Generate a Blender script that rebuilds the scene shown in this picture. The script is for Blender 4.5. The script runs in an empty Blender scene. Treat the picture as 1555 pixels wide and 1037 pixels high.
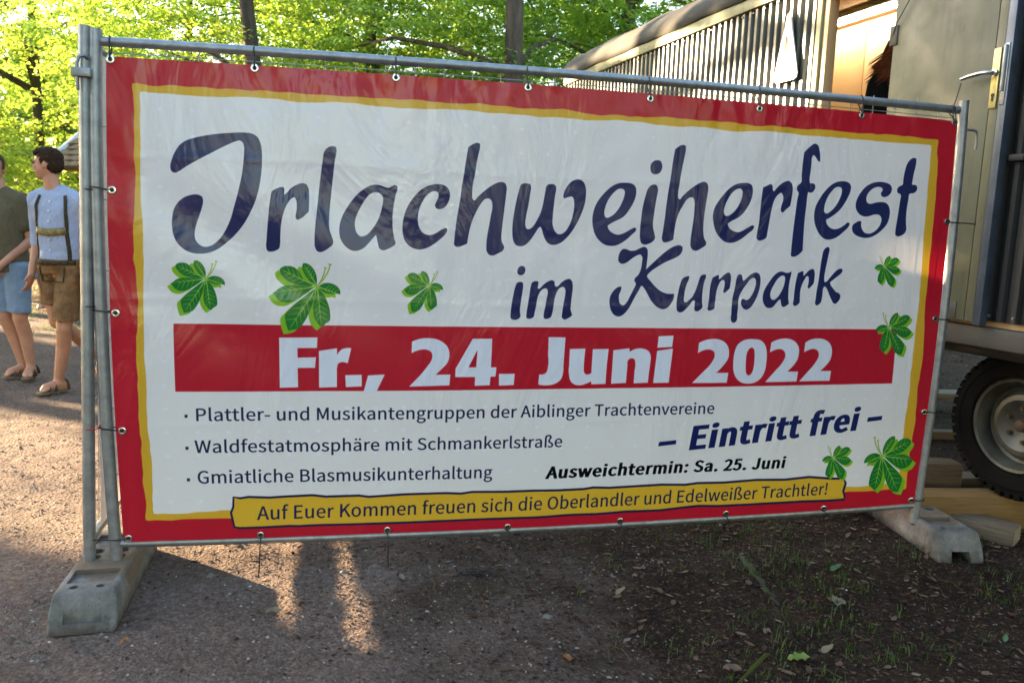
import bpy, bmesh, math, random
import numpy as np
from mathutils import Vector, Matrix, noise
from mathutils.bvhtree import BVHTree

sc = bpy.context.scene
COL = sc.collection
R_ = math.radians

# ------------------------------------------------------------------ camera, sky, sun, exposure
FPX = 1184.7                       # focal length in pixels of the 1555 px wide photograph
CAM = Vector((0.7717, -3.0060, 1.3948))
RIGHT = Vector((0.97587, -0.21549, 0.03520))
DOWN = Vector((0.003566, -0.145476, -0.989355))
FWD = Vector((0.218322, 0.965608, -0.141197))
cam_data = bpy.data.cameras.new('camera')
cam_data.sensor_width = 36.0
cam_data.lens = FPX / 1555 * 36
cam_data.clip_start = 0.05
cam_data.clip_end = 2000
cam_data.dof.use_dof = True
cam_data.dof.focus_distance = 3.1
cam_data.dof.aperture_fstop = 5.0
cam = bpy.data.objects.new('camera', cam_data)
COL.objects.link(cam)
cam.matrix_world = Matrix(((RIGHT.x, -DOWN.x, -FWD.x, CAM.x), (RIGHT.y, -DOWN.y, -FWD.y, CAM.y),
                           (RIGHT.z, -DOWN.z, -FWD.z, CAM.z), (0, 0, 0, 1)))
sc.camera = cam

SUN_AZ, SUN_EL = R_(-51.0), R_(9.4)      # azimuth from +Y towards +X
SUN = Vector((math.sin(SUN_AZ) * math.cos(SUN_EL), math.cos(SUN_AZ) * math.cos(SUN_EL), math.sin(SUN_EL)))
w = bpy.data.worlds.new('World'); sc.world = w; w.use_nodes = True
wn = w.node_tree.nodes; wn.clear()
wo = wn.new('ShaderNodeOutputWorld'); wb = wn.new('ShaderNodeBackground'); ws = wn.new('ShaderNodeTexSky')
ws.sky_type = 'NISHITA'; ws.sun_disc = False; ws.sun_elevation = SUN_EL; ws.sun_rotation = SUN_AZ
ws.air_density = 1.2; ws.dust_density = 1.5; ws.ozone_density = 2.0
wb.inputs['Strength'].default_value = 0.112
wt = wn.new('ShaderNodeMix'); wt.data_type = 'RGBA'; wt.blend_type = 'MULTIPLY'; wt.inputs[0].default_value = 1.0
wt.inputs[7].default_value = (1.09, .98, .915, 1)        # white balance of the photograph
w.node_tree.links.new(ws.outputs[0], wt.inputs[6]); w.node_tree.links.new(wt.outputs[2], wb.inputs[0]); w.node_tree.links.new(wb.outputs[0], wo.inputs[0])
sd = bpy.data.lights.new('sun', 'SUN'); sd.energy = 5.0; sd.angle = R_(0.5); sd.color = (1.0, 0.72, 0.42)
so = bpy.data.objects.new('sun', sd); COL.objects.link(so)
so.rotation_euler = SUN.to_track_quat('Z', 'Y').to_euler()
sc.view_settings.view_transform = 'Standard'; sc.view_settings.look = 'None'
sc.view_settings.exposure = 3.6; sc.view_settings.gamma = 1.0
sc.view_settings.use_curve_mapping = False
sc.cycles.max_bounces = 8; sc.cycles.transmission_bounces = 4; sc.cycles.transparent_max_bounces = 6

def ray(px, py):
    return (RIGHT * ((px - 777.5) / FPX) + DOWN * ((py - 518.5) / FPX) + FWD)
def at_y(px, py, y):
    d = ray(px, py); return CAM + d * ((y - CAM.y) / d.y)
def on_ground(px, py, z=0.0):
    d = ray(px, py); return CAM + d * ((z - CAM.z) / d.z)

# ------------------------------------------------------------------ small helpers
def srgb(r, g, b):
    f = lambda c: (c / 255 / 12.92) if c <= 10.31 else ((c / 255 + 0.055) / 1.055) ** 2.4
    return (f(r), f(g), f(b), 1.0)
def lin(r, g, b): return (r, g, b, 1.0)

class NT:
    def __init__(s, name):
        s.m = bpy.data.materials.new(name); s.m.use_nodes = True
        s.t = s.m.node_tree; s.n = s.t.nodes; s.n.clear()
        s.out = s.n.new('ShaderNodeOutputMaterial'); s.b = s.n.new('ShaderNodeBsdfPrincipled')
        s.l(s.b.outputs[0], s.out.inputs[0]); s._o = None
    def l(s, a, b): s.t.links.new(a, b)
    def obj(s):
        if s._o is None: s._o = s.n.new('ShaderNodeTexCoord')
        return s._o.outputs['Object']
    def geo(s): return s.n.new('ShaderNodeNewGeometry')
    def mapping(s, scale=(1, 1, 1), src=None):
        m = s.n.new('ShaderNodeMapping'); m.inputs['Scale'].default_value = scale
        s.l(src or s.obj(), m.inputs[0]); return m.outputs[0]
    def noise(s, scale, detail=4, rough=0.55, vec=None, dist=0.0):
        n = s.n.new('ShaderNodeTexNoise'); n.inputs['Scale'].default_value = scale
        n.inputs['Detail'].default_value = detail; n.inputs['Roughness'].default_value = rough
        n.inputs['Distortion'].default_value = dist
        s.l(vec or s.obj(), n.inputs['Vector']); return n.outputs['Fac']
    def vor(s, scale, vec=None, feature='F1', out='Distance'):
        n = s.n.new('ShaderNodeTexVoronoi'); n.feature = feature; n.inputs['Scale'].default_value = scale
        s.l(vec or s.obj(), n.inputs['Vector']); return n.outputs[out]
    def ramp(s, fac, stops):
        r = s.n.new('ShaderNodeValToRGB'); e = r.color_ramp.elements
        while len(e) < len(stops): e.new(0.5)
        for k, (p, c) in enumerate(stops):
            e[k].position = p; e[k].color = c if isinstance(c, tuple) else (c, c, c, 1)
        s.l(fac, r.inputs[0]); return r.outputs[0]
    def mix(s, fac, a, b, mode='MIX'):
        m = s.n.new('ShaderNodeMix'); m.data_type = 'RGBA'; m.blend_type = mode
        for k, v in ((0, fac), (6, a), (7, b)):
            if hasattr(v, 'links'): s.l(v, m.inputs[k])
            else: m.inputs[k].default_value = v
        return m.outputs[2]
    def math(s, op, a, b=0.5):
        m = s.n.new('ShaderNodeMath'); m.operation = op
        for k, v in ((0, a), (1, b)):
            if hasattr(v, 'links'): s.l(v, m.inputs[k])
            else: m.inputs[k].default_value = v
        return m.outputs[0]
    def bump(s, h, strength=0.5, dist=0.01):
        b = s.n.new('ShaderNodeBump'); b.inputs['Strength'].default_value = strength
        b.inputs['Distance'].default_value = dist; s.l(h, b.inputs['Height'])
        s.l(b.outputs[0], s.b.inputs['Normal']); return b
    def col(s, v):
        if hasattr(v, 'links'): s.l(v, s.b.inputs['Base Color'])
        else: s.b.inputs['Base Color'].default_value = v
    def set(s, **k):
        for a, v in k.items():
            i = s.b.inputs[a.replace('_', ' ')]
            if hasattr(v, 'links'): s.l(v, i)
            else: i.default_value = v
    def translucent(s, fac, color):
        t = s.n.new('ShaderNodeBsdfTranslucent'); mx = s.n.new('ShaderNodeMixShader')
        mx.inputs[0].default_value = fac
        if hasattr(color, 'links'): s.l(color, t.inputs[0])
        else: t.inputs[0].default_value = color
        s.l(s.b.outputs[0], mx.inputs[1]); s.l(t.outputs[0], mx.inputs[2]); s.l(mx.outputs[0], s.out.inputs[0])

def simple(name, c1, c2=None, scale=8, rough=0.7, metal=0.0, bump=0.0, bscale=60, stretch=(1, 1, 1), spec=0.5):
    n = NT(name); c2 = c2 or tuple([x * 0.7 for x in c1[:3]] + [1])
    f = n.ramp(n.noise(scale, 5, 0.6, n.mapping(stretch)), [(0.3, c2), (0.7, c1)])
    n.col(f); n.set(Roughness=rough, Metallic=metal); n.b.inputs['Specular IOR Level'].default_value = spec
    if bump: n.bump(n.noise(bscale, 3, 0.6, n.mapping(stretch)), bump, 0.005)
    return n.m

def new_mesh(name, verts, faces, smooth=True):
    me = bpy.data.meshes.new(name)
    if isinstance(verts, np.ndarray):
        nv, nf, k = len(verts), len(faces), faces.shape[1]
        me.vertices.add(nv); me.vertices.foreach_set('co', verts.astype(np.float32).ravel())
        me.loops.add(nf * k); me.loops.foreach_set('vertex_index', faces.astype(np.int32).ravel())
        me.polygons.add(nf); me.polygons.foreach_set('loop_start', np.arange(0, nf * k, k, dtype=np.int32))
        me.update(calc_edges=True)
    else: me.from_pydata(verts, [], faces); me.update()
    if smooth: me.polygons.foreach_set('use_smooth', [True] * len(me.polygons))
    return me
def tag(o, label=None, cat=None, group=None, kind=None):
    if label: o['label'] = label
    if cat: o['category'] = cat
    if group: o['group'] = group
    if kind: o['kind'] = kind
    return o
def obj(name, me, mat=None, parent=None, loc=None, rot=None, kind=None):
    o = bpy.data.objects.new(name, me); COL.objects.link(o)
    if mat is not None and not me.materials: me.materials.append(mat)
    if parent is not None: o.parent = parent
    if loc is not None: o.location = loc
    if rot is not None: o.rotation_euler = rot
    if kind: o['kind'] = kind
    return o
def empty(name, loc=(0, 0, 0), rz=0.0, label=None, cat=None, group=None):
    o = bpy.data.objects.new(name, None); COL.objects.link(o); o.location = loc; o.rotation_euler = (0, 0, rz)
    o.empty_display_size = 0.2
    return tag(o, label, cat, group)

class MB:
    """collects shapes and builds them as one mesh"""
    def __init__(s): s.v = []; s.f = []
    def add(s, vs, fs):
        k = len(s.v); s.v += [tuple(v) for v in vs]; s.f += [tuple(i + k for i in f) for f in fs]; return s
    def box(s, a, b, M=None):
        (x0, y0, z0), (x1, y1, z1) = a, b
        vs = [Vector(p) for p in ((x0, y0, z0), (x1, y0, z0), (x1, y1, z0), (x0, y1, z0), (x0, y0, z1), (x1, y0, z1), (x1, y1, z1), (x0, y1, z1))]
        if M is not None: vs = [M @ v for v in vs]
        return s.add(vs, [(0, 3, 2, 1), (4, 5, 6, 7), (0, 1, 5, 4), (1, 2, 6, 5), (2, 3, 7, 6), (3, 0, 4, 7)])
    def tube(s, path, r, n=10, cap=True, flat=None):
        path = [Vector(p) for p in path]; m = len(path)
        rr = r if isinstance(r, (list, tuple)) else [r] * m
        T = []
        for i in range(m):
            a = path[max(i - 1, 0)]; b = path[min(i + 1, m - 1)]; T.append((b - a).normalized())
        up = Vector((0, 0, 1)) if abs(T[0].z) < 0.9 else Vector((1, 0, 0))
        N = (up - T[0] * up.dot(T[0])).normalized(); vs = []
        for i in range(m):
            N = (N - T[i] * N.dot(T[i])).normalized(); Bn = T[i].cross(N)
            for k in range(n):
                a = 2 * math.pi * k / n
                vs.append(path[i] + N * (math.cos(a) * rr[i]) + Bn * (math.sin(a) * rr[i] * (flat or 1)))
        fs = [(i * n + k, i * n + (k + 1) % n, (i + 1) * n + (k + 1) % n, (i + 1) * n + k) for i in range(m - 1) for k in range(n)]
        if cap: fs += [tuple(range(n))[::-1], tuple((m - 1) * n + k for k in range(n))]
        return s.add(vs, fs)
    def lathe(s, prof, axis='z', n=32, c=(0, 0, 0), closed=False):
        c = Vector(c); vs = []
        for r, h in prof:
            for k in range(n):
                a = 2 * math.pi * k / n; x, y = r * math.cos(a), r * math.sin(a)
                vs.append(c + (Vector((x, y, h)) if axis == 'z' else Vector((h, x, y)) if axis == 'x' else Vector((x, h, y))))
        m = len(prof)
        fs = [(i * n + k, i * n + (k + 1) % n, ((i + 1) % m) * n + (k + 1) % n, ((i + 1) % m) * n + k) for i in range(m if closed else m - 1) for k in range(n)]
        return s.add(vs, fs)
    def mesh(s, name, smooth=True, bevel=0.0, seg=2, angle=35):
        me = new_mesh(name, s.v, s.f, smooth)
        bm = bmesh.new(); bm.from_mesh(me); bmesh.ops.recalc_face_normals(bm, faces=bm.faces)
        if bevel:
            es = [e for e in bm.edges if len(e.link_faces) == 2 and e.calc_face_angle(0) > R_(angle)]
            bmesh.ops.bevel(bm, geom=es, offset=bevel, segments=seg, affect='EDGES', profile=0.5)
        for e in bm.edges:
            if len(e.link_faces) == 2 and e.calc_face_angle(0) > R_(40): e.smooth = False
        for f in bm.faces: f.smooth = smooth
        bm.to_mesh(me); bm.free(); return me

def evaluated(me, mods):
    """apply modifiers [(type, {settings})] to a mesh and return the result as a new mesh"""
    o = bpy.data.objects.new('work', me); COL.objects.link(o)
    for t, st in mods:
        md = o.modifiers.new(t, t)
        for k, v in st.items(): setattr(md, k, v)
    dg = bpy.context.evaluated_depsgraph_get(); dg.update()
    r = bpy.data.meshes.new_from_object(o.evaluated_get(dg), depsgraph=dg)
    COL.objects.unlink(o); bpy.data.objects.remove(o)
    return r

# ------------------------------------------------------------------ artwork outlines of the banner print, in banner units of 0.1 mm
GLYPH_ART = [('script', ['2202,13507 2087,13551 2047,13693 2090,13935 2205,14228 2343,14450 2527,14602 2826,14726 3195,14826 3660,14911 4128,14968 4505,14992 4790,14958 4957,14850 5054,14652 5103,14363 5106,13924 5074,13483 4999,13037 4894,12639 4726,12237 4510,11833 4222,11451 3887,11117 3553,10858 3268,10741 2985,10708 2752,10727 2474,10853 2268,11055 2133,11337 2082,11655 2096,11999 2145,12244 2285,12493 2471,12661 2680,12751 2959,12777 3088,12708 3120,12573 3072,12326 2976,12028 2880,11730 2826,11432 2842,11235 2943,11065 3129,10956 3318,10976 3555,11132 3746,11361 3914,11664 4058,12016 4154,12365 4250,12713 4345,13109 4416,13455 4472,13896 4499,14286 4484,14576 4426,14679 4341,14714 4224,14684 3942,14550 3475,14287 3010,14015 2547,13725 2317,13560']),
 ('script', ['5453,12998c 5615,13094 5813,13156 5870,13127 5880,12992 5894,12889 5947,12927 6101,13114 6322,13258 6521,13320 6656,13281 6724,13161 6748,12959 6751,12641 6740,12323c 6597,12172 6441,12052 6343,12017 6293,12079 6306,12262 6327,12535 6294,12737 6236,12812 6147,12777 6015,12614 5905,12383 5826,12109 5774,11789 5752,11423 5739,11102 5708,10973 5597,10892 5419,10841 5309,10861 5260,10974 5274,11272 5310,11774 5353,12273 5397,12681']),
 ('script', ['7248,14399 7313,14537 7424,14632 7559,14670 7672,14644 7701,14533 7677,14353 7635,14081 7596,13673 7556,13263 7516,12807 7476,12303 7467,11844 7491,11661 7575,11432 7622,11249 7600,11165 7464,11036 7305,10925 7169,10875 7055,10909 6977,11045 6958,11322 6969,11690 7003,12058 7057,12607 7105,13154 7166,13744 7219,14196']),
 ('script', ['9835,13395 9719,13344 9603,13280 9510,13290 9346,13347 9159,13376 8974,13350 8745,13230 8518,13052 8292,12791 8090,12486 7933,12181 7854,11903 7838,11625 7887,11372 8013,11167 8175,11023 8361,10954 8546,10973 8730,11071 8914,11263 9075,11455 9167,11551 9206,11435 9256,11203 9315,11055 9423,11006 9620,11063 9807,11163 9891,11245 9850,11431 9798,11687 9768,12013 9771,12385 9815,12758 9879,13084 9931,13293 9906,13371', '9234,13094 9071,13097 8933,13036 8774,12856 8594,12550 8460,12269 8394,12013 8406,11782 8492,11576 8609,11487 8771,11515 8932,11637 9092,11851 9251,12135 9352,12463 9403,12742 9390,12972']),
 ('script', ['11393,12608 11343,12700 11378,12818 11446,12961 11476,13102 11440,13194 11343,13236 11200,13207 11036,13084 10875,12845 10762,12585 10710,12326 10716,12092 10778,11860 10901,11699 11071,11620 11263,11630 11478,11741 11668,11856 11789,11893 11829,11837 11770,11679 11605,11508 11368,11312 11082,11138 10796,11068 10531,11122 10313,11281 10190,11512 10142,11792 10164,12120 10242,12449 10401,12780 10608,13067 10840,13285 11122,13436 11408,13495 11649,13473 11796,13395 11882,13259 11902,13073 11849,12860 11743,12692 11577,12592']),
 ('script', ['12549,14892c 12716,15007 12884,15072 12983,15040 12996,14939 12947,14658 12884,14330 12838,13955 12772,13578 12750,13201 12770,13014 12841,12956 12974,13093 13213,13315 13453,13504 13696,13642 13868,13687 14004,13646 14079,13517 14073,13257 14037,12875 13998,12445 13962,12061 13940,11677 13964,11437 14028,11328 14066,11237 14034,11140 13838,11013 13616,10920 13490,10941 13387,11059 13360,11274 13378,11611 13444,12044 13513,12475 13553,12761 13506,12973 13395,13054 13247,13019 13105,12862 12942,12572 12804,12259 12714,11971 12651,11636 12610,11348c 12441,11262 12222,11208 12122,11262 12116,11477 12152,11952 12211,12427 12294,12948 12351,13466 12431,14029 12489,14496']),
 ('script', ['14651,13629 14725,13661 14913,13676 15010,13638 15044,13539 15028,13360 14994,13072 14949,12783 14896,12493 14868,12240 14874,12096 14924,11982 15001,11955 15114,12003 15223,12126 15348,12348 15470,12623 15536,12878 15582,13168 15620,13439 15640,13584 15695,13658 15808,13692 15962,13681 16034,13626 16047,13512 16018,13295 15992,13005 15968,12679 15953,12388 15963,12170 16004,12026 16079,11900 16199,11813 16354,11825 16486,11914 16614,12101 16720,12343 16778,12601 16813,12857 16804,13038 16766,13200 16697,13259 16562,13238 16402,13174c 16356,13237 16369,13382 16450,13566 16558,13733 16727,13867 16899,13922 17056,13893 17179,13780 17246,13602 17266,13348 17241,13056 17176,12798 17064,12502 16922,12204 16740,11904 16556,11678 16331,11487 16140,11408 15966,11392 15809,11453 15687,11596 15602,11775 15536,11973 15475,12062 15418,12035 15310,11875 15166,11652 15002,11447 14854,11333 14684,11303 14530,11342 14443,11448 14386,11646 14364,11934 14381,12295 14424,12655 14486,13016 14550,13304 14606,13520']),
 ('script', ['18226,12213c 18399,12323 18614,12431 18809,12531 18962,12666 19112,12876 19240,13103 19328,13328 19356,13551 19327,13715 19240,13821 19056,13879 18815,13885 18578,13845 18345,13735 18116,13550 17910,13322 17726,13058 17621,12779 17577,12484 17603,12191 17662,11972 17793,11736 17981,11556 18186,11451 18387,11427 18587,11444 18823,11545 19057,11702 19268,11896 19421,12051 19438,12115 19386,12173 19275,12131 19079,12020 18883,11920 18684,11869 18522,11897 18358,11984 18251,12103', '18728,13651 18609,13638 18455,13529 18286,13338 18141,13075 18067,12815 18064,12631 18109,12534 18190,12507 18327,12557 18481,12666 18650,12876 18777,13120 18863,13382 18875,13529 18830,13619']),
 ('script', ['20017,14767 20177,14815 20314,14793 20392,14665 20396,14494 20313,14342 20127,14269 19961,14324 19904,14468 19916,14640']),
 ('script', ['19937,13808 20069,13873 20206,13850 20266,13749 20255,13477 20205,13128 20164,12729 20144,12329 20172,12130 20239,11931 20264,11792 20200,11679 20016,11563 19827,11516 19688,11572 19624,11736 19605,12060 19622,12509 19669,13006 19768,13455 19836,13680']),
 ('script', ['20913,15272c 21043,15377 21258,15463 21359,15430 21376,15333 21340,15012 21279,14664 21221,14265 21180,13867 21154,13567 21176,13394 21235,13347 21354,13477 21589,13697 21854,13899 22123,14052 22260,14089 22404,14026 22459,13878 22448,13627 22402,13222 22362,12816 22345,12410 22370,12055 22431,11827 22518,11702 22525,11611 22354,11467 22081,11341 21938,11378 21846,11502 21830,11731 21858,12139 21908,12647 21909,13050 21893,13301 21828,13438 21705,13453 21555,13361 21404,13129 21231,12796 21140,12491 21092,12112 21065,11757c 20888,11676 20642,11643 20582,11716 20589,12044 20640,12547 20677,13098 20734,13697 20807,14294 20857,14838']),
 ('script', ['23417,12476c 23581,12585 23857,12724 24074,12897 24257,13150 24383,13386 24460,13671 24459,13926 24379,14074 24242,14133 24012,14132 23703,14066 23429,13900 23164,13635 22931,13321 22781,13036 22744,12756 22792,12478 22898,12176 23087,11926 23328,11754 23560,11705 23816,11744 24093,11883 24393,12126 24610,12315 24632,12404 24570,12453 24430,12396 24181,12248 23957,12152 23725,12180 23546,12276', '23915,13899 23773,13882 23582,13756 23375,13468 23243,13157 23214,12927 23280,12803 23395,12782 23560,12865 23774,13078 23927,13340 24003,13624 23989,13826']),
 ('script', ['24920,13998c 25105,14084 25287,14144 25345,14070 25361,13943 25425,13869 25522,13977 25713,14166 25938,14291 26084,14314 26221,14218 26279,14015 26266,13652 26223,13312c 26029,13148 25891,13027 25830,13061 25813,13268 25880,13530 25852,13735 25769,13824 25656,13767 25496,13564 25403,13250 25352,12937 25310,12572 25264,12206 25224,11970 25073,11876 24901,11844 24797,11903 24790,12137 24844,12554 24862,13071 24885,13535']),
 ('script', ['26683,15503c 26893,15706 27177,15883 27301,15824 27397,15599 27445,15371 27431,15164 27350,15210 27250,15333 27124,15418 27070,15348 27060,15090 27048,14728 27025,14416 27067,14263c 27247,14262 27298,14223 27270,13987 27215,13922 27006,13922c 26987,13791 26975,13425 26955,12952 26948,12479 26959,12004 26974,11500c 26781,11308 26579,11223 26457,11246 26439,11457 26445,11933 26467,12513 26504,13142 26538,13665 26564,13863 26478,13973 26483,14129 26565,14210 26649,14277 26645,14551 26650,15014']),
 ('script', ['27961,12821c 28233,12981 28490,13178 28709,13453 28895,13780 29001,14102 29005,14261 28902,14387 28684,14439 28381,14412 28118,14293 27837,14042 27568,13662 27401,13287 27374,12970 27432,12656 27557,12397 27762,12139 28018,11998 28261,12007 28526,12113 28812,12338 29064,12605 29086,12697 29019,12747 28846,12633 28584,12479 28343,12437 28122,12525 27986,12679', '28461,14195 28280,14170 28085,13976 27901,13652 27825,13333 27844,13122 27951,13074 28153,13189 28375,13437 28529,13762 28579,14028 28543,14158']),
 ('script', ['30658,13883 30494,13947 30471,14066 30546,14167 30510,14261 30365,14301 30172,14266 29960,14135 29811,13936 29788,13767 29840,13625 29985,13570 30231,13630 30509,13673 30736,13655 30887,13555 30979,13365 30991,13074 30907,12777 30705,12524 30418,12293 30094,12149 29815,12129 29530,12187 29294,12324 29215,12514 29251,12660 29391,12762 29525,12826 29638,12806 29639,12676 29694,12509 29850,12345 30050,12313 30267,12385 30475,12564 30594,12788 30603,12983 30506,13110 30278,13139 29951,13042 29728,13033 29496,13128 29340,13314 29295,13503 29354,13769 29521,14064 29777,14317 30098,14468 30430,14516 30714,14488 30919,14404 31000,14263 30975,14117 30848,13965']),
 ('script', ['31680,15388 31808,15540 31973,15614 32079,15582 32090,15462 32067,15219 32009,14926 31979,14633 31964,14496 32167,14473 32231,14404 32208,14232 32113,14144 31861,14077 31844,13847 31809,13454 31808,13061 31838,12767 31870,12571 31802,12395 31641,12290 31473,12249 31365,12304 31345,12501 31372,12846 31408,13288 31438,13728 31436,14044 31287,14109 31253,14229 31321,14353 31510,14461 31520,14655 31569,15044']),
 ('script', ['14714,10526 14815,10553 14919,10492 14935,10345 14868,10231 14727,10193 14632,10265 14627,10411']),
 ('script', ['14626,9897 14736,9938 14850,9911 14874,9803 14853,9556 14807,9160 14777,8862 14793,8713 14817,8613 14764,8523 14536,8461 14432,8510 14414,8708 14437,9055 14491,9402 14556,9723']),
 ('script', ['15224,9918 15350,9975 15479,9963 15480,9815 15475,9691 15542,9692 15666,9818 15867,9971 16047,10024 16137,9976 16176,9803 16240,9779 16441,9957 16645,10076 16775,10089 16869,9991 16905,9792 16885,9441 16860,9089 16859,8888 16909,8737 16933,8662c 16770,8544 16614,8492 16521,8556 16521,8783 16557,9135 16609,9487 16600,9686 16528,9775 16373,9732 16250,9555 16182,9330 16143,9029 16104,8728 16058,8587 15930,8515 15773,8534 15757,8674 15806,8975 15854,9325 15884,9574 15837,9697 15723,9695 15573,9569 15479,9344 15431,9020 15376,8720 15345,8579 15177,8508 15062,8541 15055,8716 15102,9114 15153,9512 15192,9809']),
 ('script', ['18919,11315 19054,11319 19246,11259 19462,11281 19673,11387 19862,11428 19960,11345 19992,11170 19978,10866 19954,10536c 20203,10771 20515,11058 20830,11320 21151,11497 21371,11540 21487,11477 21496,11340 21396,11159 21182,11025 20804,10862 20431,10649 20167,10465 20014,10283 20193,10058 20428,9832 20689,9657 20944,9584 21234,9589c 21245,9434 21138,9199 20982,9016 20791,8951 20535,9036 20300,9239 20087,9544 19936,9772 19808,9887 19694,9691 19521,9382 19325,8995 19122,8736 18910,8632 18689,8706 18542,8909 18474,9162 18486,9416 18608,9647 18789,9802 18939,9830 18931,9678 18870,9524 18871,9321 18935,9143 19075,9084 19204,9198 19351,9481 19472,9738 19549,9994 19479,10069 19501,10171 19629,10300 19726,10505 19762,10810 19760,11037 19678,11121 19528,11081 19319,10950 19085,10778 18898,10738 18758,10835 18749,10985 18817,11212']),
 ('script', ['21592,10217 21708,10280 21870,10303 21860,10189 21788,10020 21724,9783 21697,9547 21689,9345 21732,9251 21817,9252 21938,9348 22075,9486 22171,9690 22262,9962 22334,10232 22382,10334 22507,10388 22600,10380 22613,10306 22563,10136 22517,9899 22500,9628 22502,9356 22532,9153 22549,9068c 22447,8948 22304,8878 22210,8911 22178,8995 22179,9182 22180,9318 22106,9324 21987,9180 21817,8991 21662,8854 21535,8829 21420,8902 21379,9070 21381,9306 21423,9643 21491,9980']),
 ('script', ['22912,10272c 23047,10342 23174,10386 23198,10319 23187,10223 23260,10235 23382,10356 23523,10461 23632,10498 23713,10432 23748,10263 23742,10058 23721,9853c 23599,9731 23492,9658 23441,9684 23454,9814 23478,9985 23466,10138 23394,10194 23304,10151 23189,9945 23117,9672 23101,9399 23082,9160 23068,9006 22968,8943 22840,8918 22781,8958 22787,9122 22817,9463 22826,9837 22863,10075']),
 ('script', ['24054,10388 24145,10435 24242,10393 24278,10274 24317,10172 24407,10225 24547,10365 24727,10489 24876,10527 25013,10478 25095,10326 25112,10120 25086,9843 24998,9531 24851,9235 24678,9025 24530,8978 24392,9039 24297,9176 24285,9313 24323,9410 24417,9412 24497,9368 24626,9415 24763,9596 24873,9874 24906,10081 24881,10235 24819,10303 24670,10265 24479,10038 24294,9761 24181,9518 24153,9312 24157,9036 24149,8760 24133,8500 24044,8426 23929,8446 23875,8550 23874,8792 23864,9101 23876,9411 23922,9686 23973,9994 24007,10268']),
 ('script', ['26325,10543 26440,10563 26532,10617c 26527,10461 26488,10252 26462,9973 26468,9694 26480,9484 26532,9257c 26412,9161 26261,9106 26199,9148 26146,9304 26096,9426 26023,9373 25900,9231 25758,9090 25607,9053 25469,9086 25341,9224 25273,9431 25282,9674 25377,9918 25546,10180 25754,10444 25936,10569 26108,10590 26227,10558', '26161,10428 26048,10398 25904,10274 25752,10029 25638,9784 25618,9575 25681,9437 25789,9394 25936,9476 26092,9687 26205,9933 26258,10212 26244,10368']),
 ('script', ['26839,10545c 26944,10592 27078,10630 27104,10561 27107,10446 27170,10483 27295,10618 27462,10727 27560,10729 27623,10608 27640,10381 27618,10117c 27511,9992 27401,9910 27359,9937 27375,10095 27375,10305 27346,10410 27273,10426 27187,10301 27073,10054 27020,9773 27027,9492 27026,9299 26937,9202 26804,9155 26742,9189 26740,9418 26748,9838 26783,10223']),
 ('script', ['27976,11560 28066,11650 28183,11678 28228,11620 28211,11376 28165,11025 28119,10673 28102,10321 28138,10198 28204,10210 28349,10361 28527,10577 28692,10729 28847,10786 28929,10763 28950,10675 28850,10549 28664,10404 28497,10276 28398,10186 28436,10081 28594,9906 28726,9784 28872,9734 28964,9628 28956,9503 28852,9341 28739,9268 28656,9295 28541,9443 28395,9690 28251,9936 28156,10012 28092,9933 28085,9720 28070,9472 28051,9348 27962,9240 27835,9192 27783,9238 27780,9468 27802,9857 27843,10245 27872,10772 27913,11262']),
 ('date', ['5693,7711c 7068,7732c 7045,7333c 6341,7322c 6347,6962c 7004,6981c 6974,6579c 6344,6572c 6353,5844c 5695,5826c']),
 ('date', ['7116,7221c 7779,7328c 7779,7064c 7851,7187 7960,7290 8116,7336 8304,7334c 8173,6752c 8038,6797 7913,6790 7819,6742 7788,6645 7772,6418c 7771,5846c 7116,5826c']),
 ('date', ['8080,6301c 8692,6320c 8694,5869c 8102,5845c']),
 ('date', ['8930,6294c 9557,6329c 9231,5624c 8752,5620c']),
 ('date', ['10574,7589c 10741,7662 10968,7722 11228,7731 11491,7700 11723,7603 11891,7472 11994,7308 12031,7110 12009,6911 11924,6729 11762,6563 11512,6315c 12083,6320c 12052,5896c 10491,5855c 10926,6316c 11183,6646 11327,6861 11366,7042 11321,7190 11204,7272 11008,7297 10797,7254 10571,7149c']),
 ('date', ['12932,7715c 13707,7719c 13692,6594c 13913,6593c 13884,6230c 13686,6221c 13663,5887c 13058,5867c 13065,6216c 12278,6219c 12284,6546c', '13129,7278c 13098,6595c 12795,6602c']),
 ('date', ['14024,6334c 14661,6338c 14636,5887c 14033,5867c']),
 ('date', ['16004,7788c 16703,7780c 16688,7257c 16667,6589c 16659,6313 16588,6096 16431,5959 16231,5881 15988,5855 15655,5886c 15674,6298c 15847,6305 15965,6375 16018,6552 16008,7061c']),
 ('date', ['16905,7316c 17560,7336c 17535,6863 17531,6546 17548,6387 17606,6308 17710,6287 17861,6338c 17864,6664c 17875,7313c 18556,7318c 18510,6662c 18496,5893c 17886,5879c 17871,6007c 17668,5909 17423,5847 17173,5881 17002,6014 16919,6272 16908,6667c']),
 ('date', ['18760,7266c 19449,7346c 19467,7198c 19643,7298 19894,7346 20109,7318 20308,7210 20399,7017 20396,6734 20365,6370c 20344,5924c 19719,5902c 19730,6455c 19742,6737 19689,6898 19559,6938 19436,6878 19407,6658c 19382,5921c 18744,5891c 18750,6581c']),
 ('date', ['20686,7841c 21338,7875c 21307,7407c 20662,7371c']),
 ('date', ['20662,7246c 21346,7339c 21267,5915c 20574,5906c']),
 ('date', ['22495,7575c 22751,7685 23056,7739 23368,7727 23643,7625 23824,7440 23899,7193 23882,6924 23724,6676 23373,6314c 23935,6310c 23905,5885c 22318,5891c 22851,6434c 23135,6762 23249,7009 23211,7194 23070,7285 22870,7297 22675,7248 22475,7146c']),
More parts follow.
